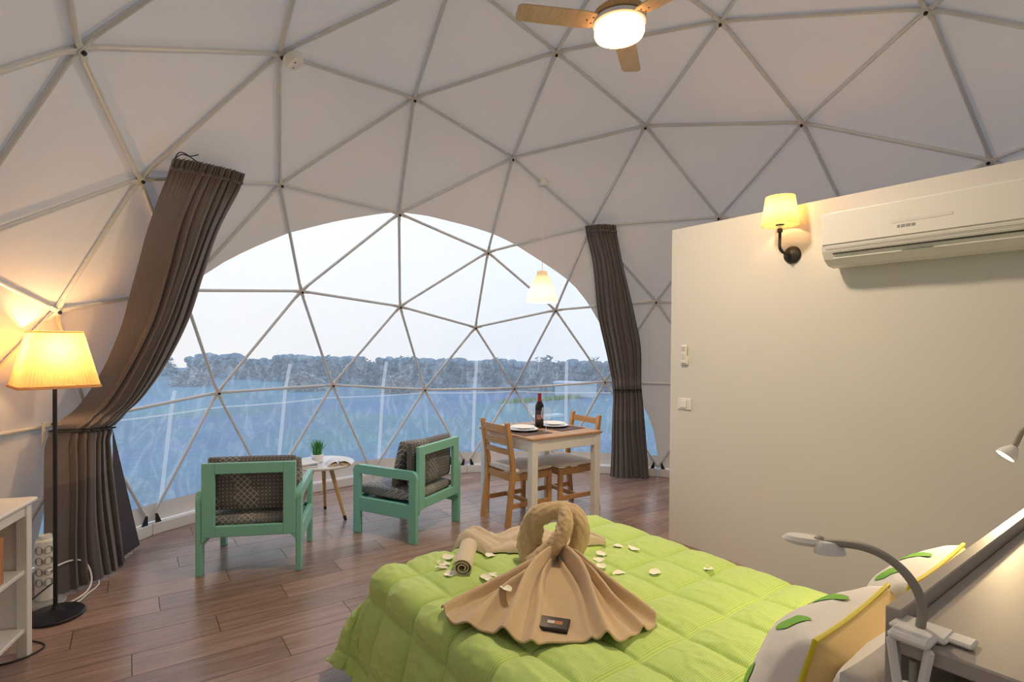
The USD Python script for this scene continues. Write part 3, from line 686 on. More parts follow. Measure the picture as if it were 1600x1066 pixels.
com = obj('comforter', thick(F1, NA, NB, .005), 'comforter_cloth', loc=(0, 0, 0), rotz=BR, label='lime green quilted comforter spread over the bed', cat='comforter', smooth=60)
def topz(a, b):
    """height of the comforter's top at a place in the bed frame"""
    i = int(np.clip(np.searchsorted(pa, a), 1, NA-1)); j = int(np.clip(np.searchsorted(qb, b), 1, NB-1))
    return float(F1[i-1:i+1, j-1:j+1, 2].max())
# ------------------------------------------------------------------ headboard with a shelf top behind it
hb = thing('headboard', 'warm grey box headboard with an open end at the lower right', 'headboard', (0, 0, 0), BR)
H1, HB0 = 1.195, -.06
obj('front_panel', bxz(-1.641, -1.618, HB0, H1, .02, 1.05, .002), 'headboard_grey', hb)
obj('top_board', bxz(-1.93, -1.6415, HB0, H1+.045, .998, 1.024, .003), 'headboard_grey', hb)
obj('back_panel', bxz(-1.93, -1.912, HB0, H1-.02, .02, .998, .002), 'headboard_grey', hb)
obj('divider', bxz(-1.911, -1.642, .80, .816, .03, .998, .002), 'headboard_grey', hb)
for z in (.03, .40, .70): obj('inner_shelf', bxz(-1.911, -1.642, HB0+.01, H1-.03, z, z+.016, .002), 'headboard_grey', hb)
# ------------------------------------------------------------------ cushions and pillow against the headboard
def pillow(name, label, catg, loc, w, h, t, lean, yaw_, roll=0., front='cotton_white', back='cotton_yellow', leaf=True, ear=.055, pipe=True, sd=1):
    """upright cushion: local x is its front normal, y its width, z its height"""
    n = 36; a = np.linspace(-1, 1, n); S, Tt = np.meshgrid(a, a, indexing='ij')
    def sheet_(sg, off=0.):
        def f(S, Tt):
            y = w/2*S*(1-ear*(1-Tt**2)*np.abs(S)); z = h/2*Tt*(1-ear*(1-S**2)*np.abs(Tt))
            pr = np.clip((1-S**2)*(1-Tt**2), 0, None)**.42
            wr = meshkit.fbm(np.stack([S*2.2+sd, Tt*2.2, S*0+sg*3], -1), 3, sd)-.5
            rim = np.clip((1-np.maximum(np.abs(S), np.abs(Tt)))*6, 0, 1)
            return np.stack([sg*(t/2*pr+.025*wr*rim+off), y, z], -1)
        return f
    def place(V):
        V = V@rotm('x', roll).T@rotm('y', -lean).T@rotm('z', yaw_).T
        return V
    o = thing(name, label, catg, Bd(*loc), BR)
    for sg, nm, mt in ((1, 'front', front), (-1, 'back', back)):
        V = place(sheet_(sg)(S, Tt).reshape(-1, 3)); g = grid(V.reshape(n, n, 3), n, n, flip=sg < 0)
        obj(nm, g, mt, o, smooth=60)
    if pipe:
        e = np.linspace(-1, 1, 24); per = [(s, -1) for s in e]+[(1, s) for s in e[1:]]+[(s, 1) for s in e[::-1][1:]]+[(-1, s) for s in e[::-1][1:-1]]
        per = np.array(per); V = place(sheet_(1)(per[:, 0], per[:, 1]))
        obj('piping', tube(V, .0048, 8, closed=True), 'piping_yellow', o)
    if leaf:
        for (cs, ct, an, ll) in ((-.25, .86, 8, .20), (.50, .82, 170, .17), (.62, .10, 80, .30), (-.72, -.25, 100, .3), (.1, -.45, 40, .3), (.55, -.60, 60, .3)):
            m_, k_ = 13, 7; F = np.zeros((m_, k_, 2))
            for i, x in enumerate(np.linspace(-1, 1, m_)):
                for j, yq in enumerate(np.linspace(-1, 1, k_)):
                    X_, Y_ = x*ll/2*1.6, yq*.12*(1-x*x)*(1.2-.4*x)
                    F[i, j] = (cs+X_*math.cos(rad(an))-Y_*math.sin(rad(an)), ct+X_*math.sin(rad(an))+Y_*math.cos(rad(an)))
            F = np.clip(F, -.985, .985)
            V = place(sheet_(1, .0022)(F[..., 0], F[..., 1]).reshape(-1, 3))
            obj('leaf_print', grid(V.reshape(m_, k_, 3), m_, k_), 'leaf_green', o, smooth=60)
    return o
pillow('cushion', 'white leaf print cushion with yellow piping, nearest the clamp lamp', 'cushion', (-1.440, 1.000, .715), .48, .46, .27, 15, 4, 4, sd=2)
pillow('cushion', 'white leaf print cushion with yellow piping, farther along the headboard', 'cushion', (-1.450, .500, .705), .50, .46, .25, 15, 2, 2, sd=5)
pillow('pillow', 'plain white bed pillow tucked low behind the nearer leaf print cushion', 'pillow', (-1.558, 1.055, .705), .40, .46, .12, 4, 0, 0, back='cotton_white', leaf=False, pipe=False, sd=8)

# ------------------------------------------------------------------ towels on the bed
def RB(v): return np.asarray(v)  # bed-frame helper: shapes below are in the bed frame, placed by rotz
ZB = ZT+.022
knot = np.array([-.185, .600, ZB+.045])
# skirt: fan of cloth from the knot to its hem
nth, nr = 220, 44
th = np.linspace(0, 1, nth)
hem = spline([(-.245, 1.235), (-.315, 1.245), (-.402, 1.242), (-.457, 1.20), (-.505, 1.174), (-.567, 1.154), (-.618, 1.115), (-.651, 1.055), (-.694, .987), (-.725, .915), (-.771, .883), (-.773, .812), (-.783, .741), (-.776, .678), (-.745, .652)], nth)
ridges = [(.015, .016, .7), (.10, .022, .18), (.185, .028, .8), (.345, .028, 1.25), (.425, .018, .5), (.64, .016, .35), (.72, .026, 1.25), (.80, .016, .2), (.87, .024, .8), (.988, .016, .95)]
rid = sum(a*np.exp(-((th-c)/w)**2) for c, w, a in ridges)
Fk = np.zeros((nth, nr, 3))
for i in range(nth):
    kn = knot[:2]+np.array([-.012*math.sin(th[i]*PI), .032-.064*th[i]])
    tang = np.array([-(hem[i]-kn)[1], (hem[i]-kn)[0]]); tang /= np.linalg.norm(tang)+1e-9
    for j, s in enumerate(np.linspace(0, 1, nr)):
        p = kn*(1-s)+hem[i]*s
        ww = .05*math.sin(s*3.0)*math.sin(th[i]*9+s*2.5)*(1-s)
        p = p+tang*(ww+.012*math.sin(th[i]*31+1.)*s)
        env = math.sin(PI*min(1., .10+.90*s**.8))**.8*.066+.030*s**3
        z = ZB+.004+(knot[2]-ZB)*(1-s)**1.5*(.7+.4*rid[i])+env*rid[i]+.012*(meshkit.fbm(np.array([p[0]*13, p[1]*13, 1.]), 3, 4)-.45)*math.sin(PI*s)
        Fk[i, j] = (p[0], p[1], max(z, topz(p[0], p[1])+.005))
sk = thick(Fk, nth, nr, .004)
tf = thing('towel_figure', 'beige towel folded into a looped figure with a spread pleated skirt', 'towel', (0, 0, 0), BR)
obj('skirt', sk, 'towel_cloth', tf, smooth=60)
obj('hem', tube(np.stack([Fk[:, -1, 0], Fk[:, -1, 1], Fk[:, -1, 2]+.001], 1), .0042, 8), 'towel_cloth', tf)
def roll_tube(P, r, n=72, seed=1, flat=1.0):
    C = spline(P, n); k = np.linspace(0, 1, n)
    rr = np.interp(k, np.linspace(0, 1, len(r)), r)
    def prof(a, i):
        b_ = a+i*.045
        q = np.stack([np.cos(b_)*1.5, np.sin(b_)*1.5, np.full_like(a, i*.055)], -1)
        q2 = np.stack([np.cos(b_)*3.4, np.sin(b_)*3.4, np.full_like(a, i*.30)], -1)
        return 1+.20*(meshkit.fbm(q2, 3, seed+5)-.5)+.42*(meshkit.fbm(q*1.3, 4, seed)-.5)-.16*np.exp(-((np.mod(b_, 2*PI)-2.)/.20)**2)-.10*np.exp(-((np.mod(b_+.2*np.sin(i*.2), 2*PI)-4.4)/.16)**2)
    return tube(C, rr, 44, prof=prof)
loopA = [(-.094, .662, .500), (-.072, .652, .565), (-.066, .643, .628), (-.078, .630, .684), (-.113, .607, .722), (-.162, .567, .738), (-.210, .529, .732), (-.240, .513, .692), (-.250, .516, .638), (-.250, .531, .592), (-.232, .562, .556), (-.200, .595, .528)]
loopB = [(-.192, .560, .748), (-.224, .578, .716), (-.236, .602, .672), (-.226, .629, .624), (-.198, .660, .580), (-.165, .684, .540), (-.125, .694, .510)]
obj('loop', roll_tube(loopA, [.052, .058, .050, .040, .038, .040, .038, .034], 130, 3), 'towel_cloth', tf, smooth=60)
obj('loop', roll_tube(loopB, [.028, .036, .038, .038, .040, .038], 110, 9), 'towel_cloth', tf, smooth=60)
# second towel lying across the bed behind the figure
nn, mm = 90, 34
C2 = spline([(.335, .80, 0), (.26, .73, 0), (.15, .63, 0), (.08, .50, 0), (.02, .38, 0), (-.06, .26, 0), (-.11, .195, 0)], nn)
wd = np.interp(np.linspace(0, 1, nn), [0, .05, .25, .5, .75, 1], [.02, .075, .12, .11, .08, .015])
F2 = np.zeros((nn, mm, 3)); T2 = np.gradient(C2, axis=0); T2 /= np.linalg.norm(T2, axis=1, keepdims=True); S2 = np.stack([-T2[:, 1], T2[:, 0], 0*T2[:, 0]], 1)
for i in range(nn):
    for j, s in enumerate(np.linspace(-1, 1, mm)):
        p = C2[i]+S2[i]*wd[i]*s
        h = .062*math.sqrt(max(0, 1-s*s))*min(1, wd[i]/.09)*(.8+.35*math.sin(i*.16+.7))+.022*(meshkit.fbm(np.array([p[0]*11, p[1]*11, s]), 3, 6)-.45)*(1-s*s)+.012*max(0, math.sin(s*9+i*.09))*(1-s*s)
        F2[i, j] = (p[0], p[1], topz(p[0], p[1])+.005+max(h, 0))
obj('towel', thick(F2[:, ::-1], nn, mm, .004), 'towel_pale', loc=(0, 0, 0), rotz=BR, label='long beige towel lying across the bed behind the looped figure', cat='towel', smooth=60)
# rolled hand towel: a spiral of cloth
sp, wr = [], 0.0
L_ = .26
ts = np.linspace(0, 2.6*2*PI, 110); rad_ = np.interp(ts, [0, ts[-1]], [.013, .044])
prof2 = np.stack([rad_*np.cos(ts-1.0), rad_*np.sin(ts-1.0)*.88], 1)
Fr = np.array([[[x*(L_/1.0), p[0]*(1+.05*math.sin(x*5)), p[1]] for x in np.linspace(-.5, .5, 14)] for p in prof2])
obj('towel', mv(thick(Fr, 110, 14, .0042), (0, 0, 0)), 'towel_pale', loc=Bd(.06, .915, topz(.06, .915)+.036), rotz=BR+139, label='small pale beige hand towel rolled up, lying left of the towel figure', cat='towel', smooth=60)
# glossy black sweet box on the skirt
ca = (-.585, .985)
iz = float(np.percentile(Fk[np.hypot(Fk[..., 0]-ca[0], Fk[..., 1]-ca[1]) < .055][:, 2], 93))
cb = thing('gift_box', 'flat glossy black box with a small print on the towel skirt', 'box', Bd(ca[0], ca[1], iz-.004), BR+38, roty=0)
obj('lid', bxz(-.053, .053, -.041, .041, .006, .018, .003), 'box_black', cb)
obj('base', bxz(-.051, .051, -.039, .039, 0, .0065, .002), 'box_black', cb)
obj('label', bxz(-.002, .022, -.012, .008, .018, .0184, .0001), 'box_print_grey', cb, label='grey printed square')
obj('picture', bxz(-.030, -.003, -.013, .010, .018, .0184, .0001), 'box_print_brown', cb, label='brown printed picture of sweets')
# petals
pet = [(-.199, .206), (-.26, .162), (-.206, .326), (-.252, .394), (-.33, .520), (-.39, .42), (-.489, .301), (-.585, .055), (-.661, .583), (.068, .804-.03), (.166, .944), (.077, 1.032), (-.078, .869), (-.16, .894), (-.005, 1.042), (.13, .99), (-.10, .925), (-.31, .45), (-.36, 1.02)]
plab = ['white petal behind the looped figure, second from the wall side', 'white petal nearest the wall behind the figure', 'white petal right beside the towel loop', 'white petal just in front of the one beside the loop', 'white petal at the right shoulder of the towel skirt', 'white petal alone right of the towel skirt shoulder',
        'round white petal lying alone in the middle of the comforter', 'white petal farthest right, near the wall side of the bed', 'white petal right of the skirt, nearest its lower right hem', 'white petal beside the upper right end of the rolled towel', 'white petal left of the rolled towel, farthest back', 'white petal left of the rolled towel, near its middle', 'white petal right of the rolled towel, next to the open end',
        'white petal between the rolled towel and the skirt', 'white petal left of the rolled towel, nearest its open end', 'white petal left of the rolled towel, beneath the farthest back one', 'white petal in front of the skirt edge by the rolled towel', 'white petal behind the right shoulder of the skirt', 'white petal lying on the front of the towel skirt']
for i, (a, b) in enumerate(pet):
    u_, s_ = np.meshgrid(np.linspace(.02, 1, 7), np.linspace(0, 2*PI, 18), indexing='ij')
    rx_, ry_ = rng.uniform(.024, .033), rng.uniform(.020, .027); cup = rng.uniform(.004, .008)
    Fp = np.stack([u_*rx_*np.cos(s_), u_*ry_*np.sin(s_)*(1-.15*np.cos(s_)), cup*u_**2*(1+.5*np.sin(2*s_+i))+.0015*np.sin(5*s_+i)*u_], -1)
    m = mv(grid(Fp, 7, 18), rx=rng.uniform(-5, 5), ry=rng.uniform(-6, 6))
    z_ = topz(a, b)
    on = np.hypot(Fk[..., 0]-a, Fk[..., 1]-b) < .02
    if on.any(): z_ = max(z_, float(Fk[on][:, 2].max()))
    z_ -= m.vertices[:, 2].min()-.001
    obj('petal', m, 'petal_white', loc=Bd(a, b, z_), rotz=rng.uniform(0, 360), label=plab[i], cat='petal', group='white petals scattered on the bed', smooth=60)
# ------------------------------------------------------------------ curtains
CURL = [(0.745, 2.328, 2.496, 1.221, 2.034, 2.567), (0.792, 2.370, 2.411, 1.277, 2.082, 2.470), (0.924, 2.489, 2.166, 1.372, 2.204, 2.238), (1.084, 2.619, 1.838, 1.498, 2.329, 1.940),
        (1.164, 2.731, 1.530, 1.586, 2.462, 1.611), (1.175, 2.869, 1.222, 1.606, 2.628, 1.276), (1.135, 2.967, 1.054, 1.572, 2.755, 1.069), (1.042, 3.057, 0.969, 1.421, 2.867, 0.937), (1.02, 3.05, .80, 1.43, 2.862, .80), (.99, 3.045, .55, 1.44, 2.850, .55), (.965, 3.04, .30, 1.45, 2.83, .30), (.96, 3.03, .012, 1.47, 2.80, .012)]
CURR = [(2.167, -0.827, 2.604, 2.051, -1.086, 2.602), (2.231, -0.878, 2.515, 2.124, -1.147, 2.498), (2.340, -0.986, 2.321, 2.274, -1.294, 2.230), (2.621, -1.202, 1.755, 2.447, -1.527, 1.754),
        (2.745, -1.373, 1.329, 2.535, -1.649, 1.436), (2.800, -1.475, 0.989, 2.640, -1.730, 0.998), (2.84, -1.50, .86, 2.655, -1.76, .86), (2.86, -1.50, .58, 2.68, -1.79, .58), (2.87, -1.50, .30, 2.70, -1.83, .30), (2.88, -1.49, .012, 2.72, -1.88, .012)]
def curtain(rows, ti, nf, label, catn, seed, amp0, flat_left=0.):
    rows = np.array(rows); m = len(rows); nt, ns = 110, 200
    t = np.r_[0, np.cumsum(np.linalg.norm(np.diff((rows[:, :3]+rows[:, 3:])/2, axis=0), axis=1))]
    from scipy.interpolate import PchipInterpolator as PI_
    tt = np.sort(np.r_[np.linspace(0, t[-1], nt-24), np.linspace(t[ti]-.12, t[ti]+.12, 24)])
    Lp, Rp = PI_(t, rows[:, :3])(tt), PI_(t, rows[:, 3:])(tt)
    s = np.linspace(0, 1, ns); sw = s+.02*np.sin(s*17+seed)+.012*np.sin(s*41+seed)
    F = np.zeros((nt, ns, 3))
    for i in range(nt):
        side = Rp[i]-Lp[i]; w = np.linalg.norm(side)
        mid = (Lp[i]+Rp[i])/2; inward = np.array([CP[0], CP[1], max(mid[2], .3)])-mid; inward -= side*(inward@side)/w**2; inward /= np.linalg.norm(inward)
        dt = tt[i]-t[ti]; tie = math.exp(-(dt/.07)**2); top_ = math.exp(-(tt[i]/.10)**2)
        below = 1/(1+math.exp(-dt/.04))
        amp = amp0*(1-.45*tie)*(.55+.45*min(1, tt[i]/.7) if below < .5 else 1.0)*(1-.5*top_)
        ph = sw*nf*2*PI*(1+.0*below)+.35*math.sin(tt[i]*2.1+seed)+(1.3*below if True else 0)
        fl = np.clip((s-flat_left)/.06, 0, 1) if below < .5 else np.clip((s-flat_left*.8)/.06, 0, 1)
        wave = (1.6*np.abs(np.sin(ph/2+.25*np.sin(ph*.5+seed)))**.6-.9)*fl
        x = s+.012*np.cos(ph)*fl*(1-.5*tie)
        bulge = .05*np.sin(PI*s)*(1-.4*tie)
        pin = .016*math.exp(-(tt[i]/.16)**2)*np.sin(s*nf*2*PI*2.9+1.3*np.sin(s*23+seed)+tt[i]*6)
        roll_ = .055*math.exp(-((dt+.05)/.06)**2)*(below < .5)+.030*math.exp(-((dt-.03)/.05)**2)
        F[i] = Lp[i]+side*x[:, None]+inward*(amp*wave+bulge+pin+roll_+.01*np.sin(s*7+tt[i]*5+seed))[:, None]
    F[..., 2] = np.maximum(F[..., 2], .006)
    k = int(np.searchsorted(-Lp[:, 2], -.66))
    o = thing('curtain', label, catn)
    obj('drape', thick(F[:k+1], k+1, ns, .003), 'curtain_cloth', o, smooth=60)
    obj('hem_band', thick(F[k:], nt-k, ns, .003), 'curtain_band', o, smooth=60, label='darker sewn-on band at the bottom')
    it = int(np.argmin(np.abs(tt-t[ti])))
    obj('tieback', tube(F[it, 4:-6:3]+np.array([0, 0, -.012])+.004*np.array([-1, -.5, 0]), .006, 8), 'ties_dark', o)
    return o, F, Lp, Rp
cl, FL, LL, RL = curtain(CURL, 7, 8.0, 'long grey brown curtain swept to the left and tied above the floor lamp', 'curtain', 1, .036, .27)
cr, FR, LR, RRr = curtain(CURR, 5, 8., 'long grey brown curtain tied beside the partition wall, behind the dining table', 'curtain', 4, .034)
# loose end of the left curtain behind the folds
Fe = np.array([[np.array([1.45, 2.86, .90])+np.array([(.02+.32*j)*k_, -.05*j*k_, -.885*k_]) for j in np.linspace(0, 1, 20)] for k_ in np.linspace(0, 1, 24)])
obj('curtain_edge', thick(Fe, 24, 20, .003), 'curtain_lining', cl, label='dark loose side edge flaring out by the window')
Fe = np.array([[np.array([2.73, -1.80, .86])+np.array([(.06+.10*j)*k_, -(.03+.15*j)*k_, -.845*k_]) for j in np.linspace(0, 1, 20)] for k_ in np.linspace(0, 1, 24)])
obj('curtain_edge', thick(Fe, 24, 20, .003), 'curtain_lining', cr, label='dark loose side edge flaring out by the wall')
# header tape gathers and strings at the top
for F, o in ((FL, cl), (FR, cr)):
    obj('header_tape', tube(F[2, ::4]+np.array([-.004, -.003, 0]), .009, 8), 'curtain_cloth', o)
tp = FL[0, 6]
obj('string', cat(tube(spline([tp, tp+[.02, -.03, .035], tp+[.07, -.05, .045], tp+[.13, -.09, .075]], 16), .003, 6), tube(spline([tp, tp+[.03, -.02, .05], tp+[.09, -.08, .03], tp+[.16, -.13, .02]], 16), .003, 6)), 'ties_dark', cl)

# ------------------------------------------------------------------ floor lamp
FLP = np.array([.778, 2.90, 0])
fl = thing('floor_lamp', 'black floor lamp with a pleated cream shade beside the bookcase', 'lamp', FLP, 33)
obj('base', lathe([(0, 0), (.128, 0), (.134, .004), (.134, .012), (.128, .018), (.05, .028), (.022, .042), (.016, .062), (0, .062)], 48), 'black_metal', fl)
obj('pole', cyl(.0105, .06, 1.30, 16), 'black_metal', fl)
obj('socket', cyl(.018, 1.29, 1.36, 16), 'white_plastic', fl)
obj('bulb', mv(trimesh.creation.icosphere(3, .034), (0, 0, 1.395)), 'bulb_glow', fl)
def pleated_square(w0, w1, z0, z1, npl, depth, round_=.10, n=4):
    """pleated shade: square with rounded corners, tapering from w0 at z0 to w1 at z1"""
    N_ = npl*4; u_ = np.linspace(0, 1, N_, endpoint=False)
    sq = sbox(-.5, -.5, .5, .5).buffer(-round_).buffer(round_, 8).exterior
    P = np.array([sq.interpolate(x, normalized=True).coords[0] for x in u_]); nrm = P/np.linalg.norm(P, axis=1, keepdims=True)
    k = depth*np.cos(u_*npl*2*PI)
    zs = np.linspace(z0, z1, n); F = []
    for i, z in enumerate(zs):
        w = np.interp(z, [z0, z1], [w0, w1]); q = P*w+nrm*k[:, None]*(w/w0)
        F.append(np.column_stack([q, np.full(N_, z)]))
    return grid(np.array(F), n, N_, cv=True)
obj('shade', pleated_square(.352, .216, 1.236, 1.535, 84, .0035), 'shade_cloth', fl, smooth=False)
for z, w in ((1.240, .354), (1.248, .350), (1.529, .221)):
    q = sbox(-.5, -.5, .5, .5).buffer(-.10).buffer(.10, 8).exterior
    P = np.array([q.interpolate(x, normalized=True).coords[0] for x in np.linspace(0, 1, 160, endpoint=False)])*w
    obj('trim', tube(np.column_stack([P*(1+.006*np.cos(np.arange(160)*PI)[:, None]), np.full(160, z)]), .004, 6, closed=True), 'shade_cloth', fl)
lamp_light(str(fl.GetPath())+'/light', (0, 0, 1.40), .036, LAMP['floor'])
# ------------------------------------------------------------------ socket tower and cables
ps = thing('power_strip', 'white upright socket tower standing on a round foot behind the lamp', 'power strip', (.955, 3.025, 0), -60)
obj('base', lathe([(0, 0), (.095, 0), (.098, .006), (.09, .016), (.04, .03), (0, .032)], 36), 'plastic_grey', ps)
obj('body', lathe([(0, .03), (.045, .03), (.047, .04), (.047, .355), (.040, .366), (.033, .368), (.033, .385), (.030, .39), (0, .39)], 32), 'white_plastic', ps)
for k, z in enumerate((.315, .255, .195, .135)):
    for a in (228, 282):
        m = mv(lathe([(0, 0), (.021, 0), (.0225, .003), (.019, .003), (.018, -.004), (0, -.004)], 20), ry=90); m = mv(m, (.0455, 0, z)); so = obj('socket', mv(m, rz=a), 'plastic_grey', ps)
        obj('hole', mv(cat(*[mv(mv(cyl(.003, 0, .0012, 8), ry=90), (.0425, s*.009, z)) for s in (-1, 1)]), rz=a), 'slot_dark', so)
z_ = .006
obj('cable', tube(spline([(.90, 2.99, .20), (1.02, 2.96, .20), (1.15, 2.90, .14), (1.12, 2.86, .06), (.98, 2.86, .012), (.80, 2.96, .01), (.60, 3.0, z_), (.46, 2.98, z_)], 60), .0055, 8), 'cable_white', label='thick white cable looping from the socket tower past the lamp pole', cat='cable')
obj('cable', tube(spline([(1.18, 2.93, .06), (1.225, 2.91, .05), (1.22, 2.87, .02), (1.05, 2.84, z_), (.88, 2.86, z_+.004), (.66, 3.06, z_), (.50, 2.99, z_)], 60), .005, 8), 'cable_white', label='thin white cable loop lying on the floor beyond the lamp base', cat='cable')
obj('cable', tube(spline([(.94, 2.98, .12), (.85, 3.02, .09), (.72, 3.06, .03), (.60, 3.02, z_), (.42, 2.80, z_), (.33, 2.86, z_), (.30, 2.95, z_)], 60), .004, 8), 'black_metal', label='black lamp cord running behind the bookcase leg', cat='cable')

# ------------------------------------------------------------------ strap clamp on the ring strut, left
sc = thing('strut_clamp', 'small white clamp hanging on the ring strut left of the curtain', 'clamp', (1.165, 3.09, .985), -20)
obj('plate', bx(.10, .014, .03, (0, 0, 0), .002), 'hub_white', sc)
obj('strap', bx(.02, .008, .11, (-.045, 0, -.05), .002), 'hub_white', sc)
obj('screw', mv(cyl(.009, 0, .016, 10), (.01, -.006, 0), rx=90), 'bolt_dark', sc)

# ------------------------------------------------------------------ smoke detector
def inward_mesh(m, pos):
    d_ = -(np.array(pos)-DC); d_ /= np.linalg.norm(d_)
    M3 = np.array(trimesh.geometry.align_vectors([0, 0, 1], d_))[:3, :3]
    return TM(np.asarray(m.vertices)@M3.T, m.faces)
sp_ = np.array([.575, 1.715, 3.105]); sp_ = DC+(sp_-DC)*((R-.045)/np.linalg.norm(sp_-DC))
sd_ = thing('smoke_detector', 'round white smoke detector on a dome node, upper left', 'smoke detector', sp_)
obj('body', inward_mesh(lathe([(0, 0), (.052, 0), (.055, .004), (.055, .030), (.046, .046), (0, .050)], 36), sp_), 'white_plastic', sd_)
obj('light', inward_mesh(mv(cyl(.003, .046, .0515, 10), (.018, .012, 0)), sp_), 'bolt_dark', sd_)
obj('button', inward_mesh(mv(cyl(.004, .046, .0515, 10), (-.022, .008, 0)), sp_), 'plastic_grey', sd_)

# ------------------------------------------------------------------ ceiling fan with light
fan = thing('ceiling_fan', 'three-bladed light wood ceiling fan with a glowing drum lamp', 'ceiling fan', (0, 0, 0))
obj('canopy', lathe([(0, 3.55), (.06, 3.55), (.06, 3.49), (.02, 3.46), (0, 3.46)], 28), 'white_plastic', fan)
obj('rod', cyl(.0125, 3.25, 3.47, 16), 'white_plastic', fan)
obj('motor_top', lathe([(0, 3.265), (.05, 3.262), (.125, 3.245), (.138, 3.232), (.138, 3.208), (.118, 3.203), (0, 3.203)], 48), 'beech', fan)
obj('motor_ring', lathe([(.115, 3.205), (.134, 3.198), (.138, 3.188), (.138, 3.176), (.126, 3.170), (.0, 3.170)], 48), 'white_plastic', fan)
obj('lamp_glass', lathe([(.127, 3.172), (.130, 3.16), (.130, 3.128), (.124, 3.114), (.110, 3.108), (0, 3.106)], 48), 'fan_glow', fan)
bp_ = [(.112, -.036), (.15, -.056), (.20, -.064), (.53, -.060), (.546, -.052), (.556, -.030), (.556, .036), (.546, .050), (.53, .054), (.20, .056), (.15, .048), (.112, .036)]
for az_ in (-36, 85, 204):
    pb = Polygon(bp_).buffer(-.012).buffer(.012, 6)
    m = mv(ext(pb, .007, -.0035), rx=9); b = obj('blade', mv(mv(m, (0, 0, 3.186)), rz=az_), 'blade_wood', fan, smooth=40)
    for xx, yy in ((.15, -.02), (.15, .02), (.18, 0)): obj('screw', mv(mv(mv(cyl(.004, -.0058, -.003, 8), (xx, yy, 0)), rx=9), (0, 0, 3.186), rz=az_) if False else mv(mv(mv(mv(cyl(.004, -.0058, -.003, 8), (xx, yy, 0)), rx=9), (0, 0, 3.186)), rz=az_), 'bolt_dark', b)
l = UsdLux.DiskLight.Define(stage, str(fan.GetPath())+'/light'); l.CreateRadiusAttr(.115); l.CreateIntensityAttr(LAMP['fan_down']); l.CreateColorAttr(Gf.Vec3f(1., .78, .52)); l.CreateNormalizeAttr(True)
UsdGeom.Xformable(l).AddTranslateOp().Set(Gf.Vec3d(0, 0, 3.102))
# ------------------------------------------------------------------ pendant over the table
pc = np.array([1.985, -.33, 0])
pn = thing('pendant_lamp', 'white bell-shaped glass pendant glowing over the dining table', 'lamp', pc)
obj('canopy', lathe([(0, 2.955), (.045, 2.955), (.045, 2.90), (.040, 2.892), (0, 2.892)], 28), 'white_plastic', pn)
obj('cord', cyl(.0025, 2.13, 2.895, 8), 'cable_white', pn)
obj('cap', lathe([(0, 2.14), (.010, 2.14), (.046, 2.128), (.048, 2.10), (.044, 2.088), (0, 2.085)], 32), 'opal_shade', pn)
obj('shade', lathe([(.046, 2.098), (.060, 2.075), (.092, 2.020), (.120, 1.955), (.137, 1.890), (.140, 1.856), (.136, 1.852), (.128, 1.864), (.116, 1.945), (.088, 2.012), (.055, 2.068), (.042, 2.088)], 56), 'opal_shade', pn)
obj('bulb', mv(trimesh.creation.icosphere(3, .03), (0, 0, 1.975)), 'bulb_glow', pn)
lamp_light(str(pn.GetPath())+'/light', (0, 0, 1.96), .033, LAMP['pendant'], (1., .70, .40))
# ------------------------------------------------------------------ wall sconce
ws = thing('wall_lamp', 'black iron wall lamp with a pleated cream shade beside the air conditioner', 'lamp', W(-.236, -1.29, -.007), 18)
obj('backplate', mv(mv(lathe([(0, 0), (.052, 0), (.054, .006), (.046, .020), (.020, .032), (0, .034)], 36), rx=-90), (0, 0, 2.055)), 'iron_dark', ws)
obj('arm', tube(spline([(0, .025, 2.055), (.012, .075, 2.062), (.020, .105, 2.085), (.022, .108, 2.13), (.022, .108, 2.19)], 24), .0085, 10), 'iron_dark', ws)
obj('socket', lathe([(0, 2.185), (.015, 2.187), (.015, 2.205), (.011, 2.21), (0, 2.21)], 16, (.022, .108, 0)), 'iron_dark', ws)
obj('candle', cyl(.011, 2.208, 2.24, 16, (.022, .108, 0)), 'white_plastic', ws)
obj('drip_plate', lathe([(0, 2.228), (.024, 2.230), (.024, 2.234), (0, 2.236)], 20, (.022, .108, 0)), 'iron_dark', ws)
obj('bulb', mv(trimesh.creation.icosphere(3, .022), (.022, .108, 2.29)), 'bulb_glow', ws)
Np = 48*4; aa = np.linspace(0, 2*PI, Np, endpoint=False)
Fs = np.array([[((r_+.0028*math.cos(48*a))*math.cos(a)+.022, (r_+.0028*math.cos(48*a))*math.sin(a)+.108, z) for a in aa] for z, r_ in ((2.226, .103), (2.28, .096), (2.34, .088), (2.405, .079))])
obj('shade', grid(Fs, 4, Np, cv=True), 'shade_cloth', ws, smooth=False)
lamp_light(str(ws.GetPath())+'/light', (.022, .108, 2.30), .024, LAMP['sconce'])
# ------------------------------------------------------------------ air conditioner
ac = thing('air_conditioner', 'white split air conditioner high on the partition wall', 'air conditioner', W(-.96, -1.29, -.008), 18)
pf = [(0.001, 1.965), (.001, 2.235), (.012, 2.243), (.165, 2.243), (.190, 2.232), (.198, 2.205), (.198, 2.045), (.190, 2.018), (.165, 1.975), (.12, 1.945), (.06, 1.935), (.02, 1.945)]
Wac = .92
m = mv(ext(Polygon(pf).buffer(-.004).buffer(.004, 6), Wac-.05, -(Wac-.05)/2), rx=90, rz=90)      # profile (out, up) -> y, z
obj('body', mv(m, (0, 0, 0)), 'white_plastic', ac, smooth=30)
for s in (-1, 1):
    m = mv(ext(Polygon(pf).buffer(-.008).buffer(.006, 6), .026, -.013), rx=90, rz=90)
    obj('end_cap', mv(m, (s*(Wac/2-.0125), 0, 0)), 'white_plastic', ac, smooth=30)
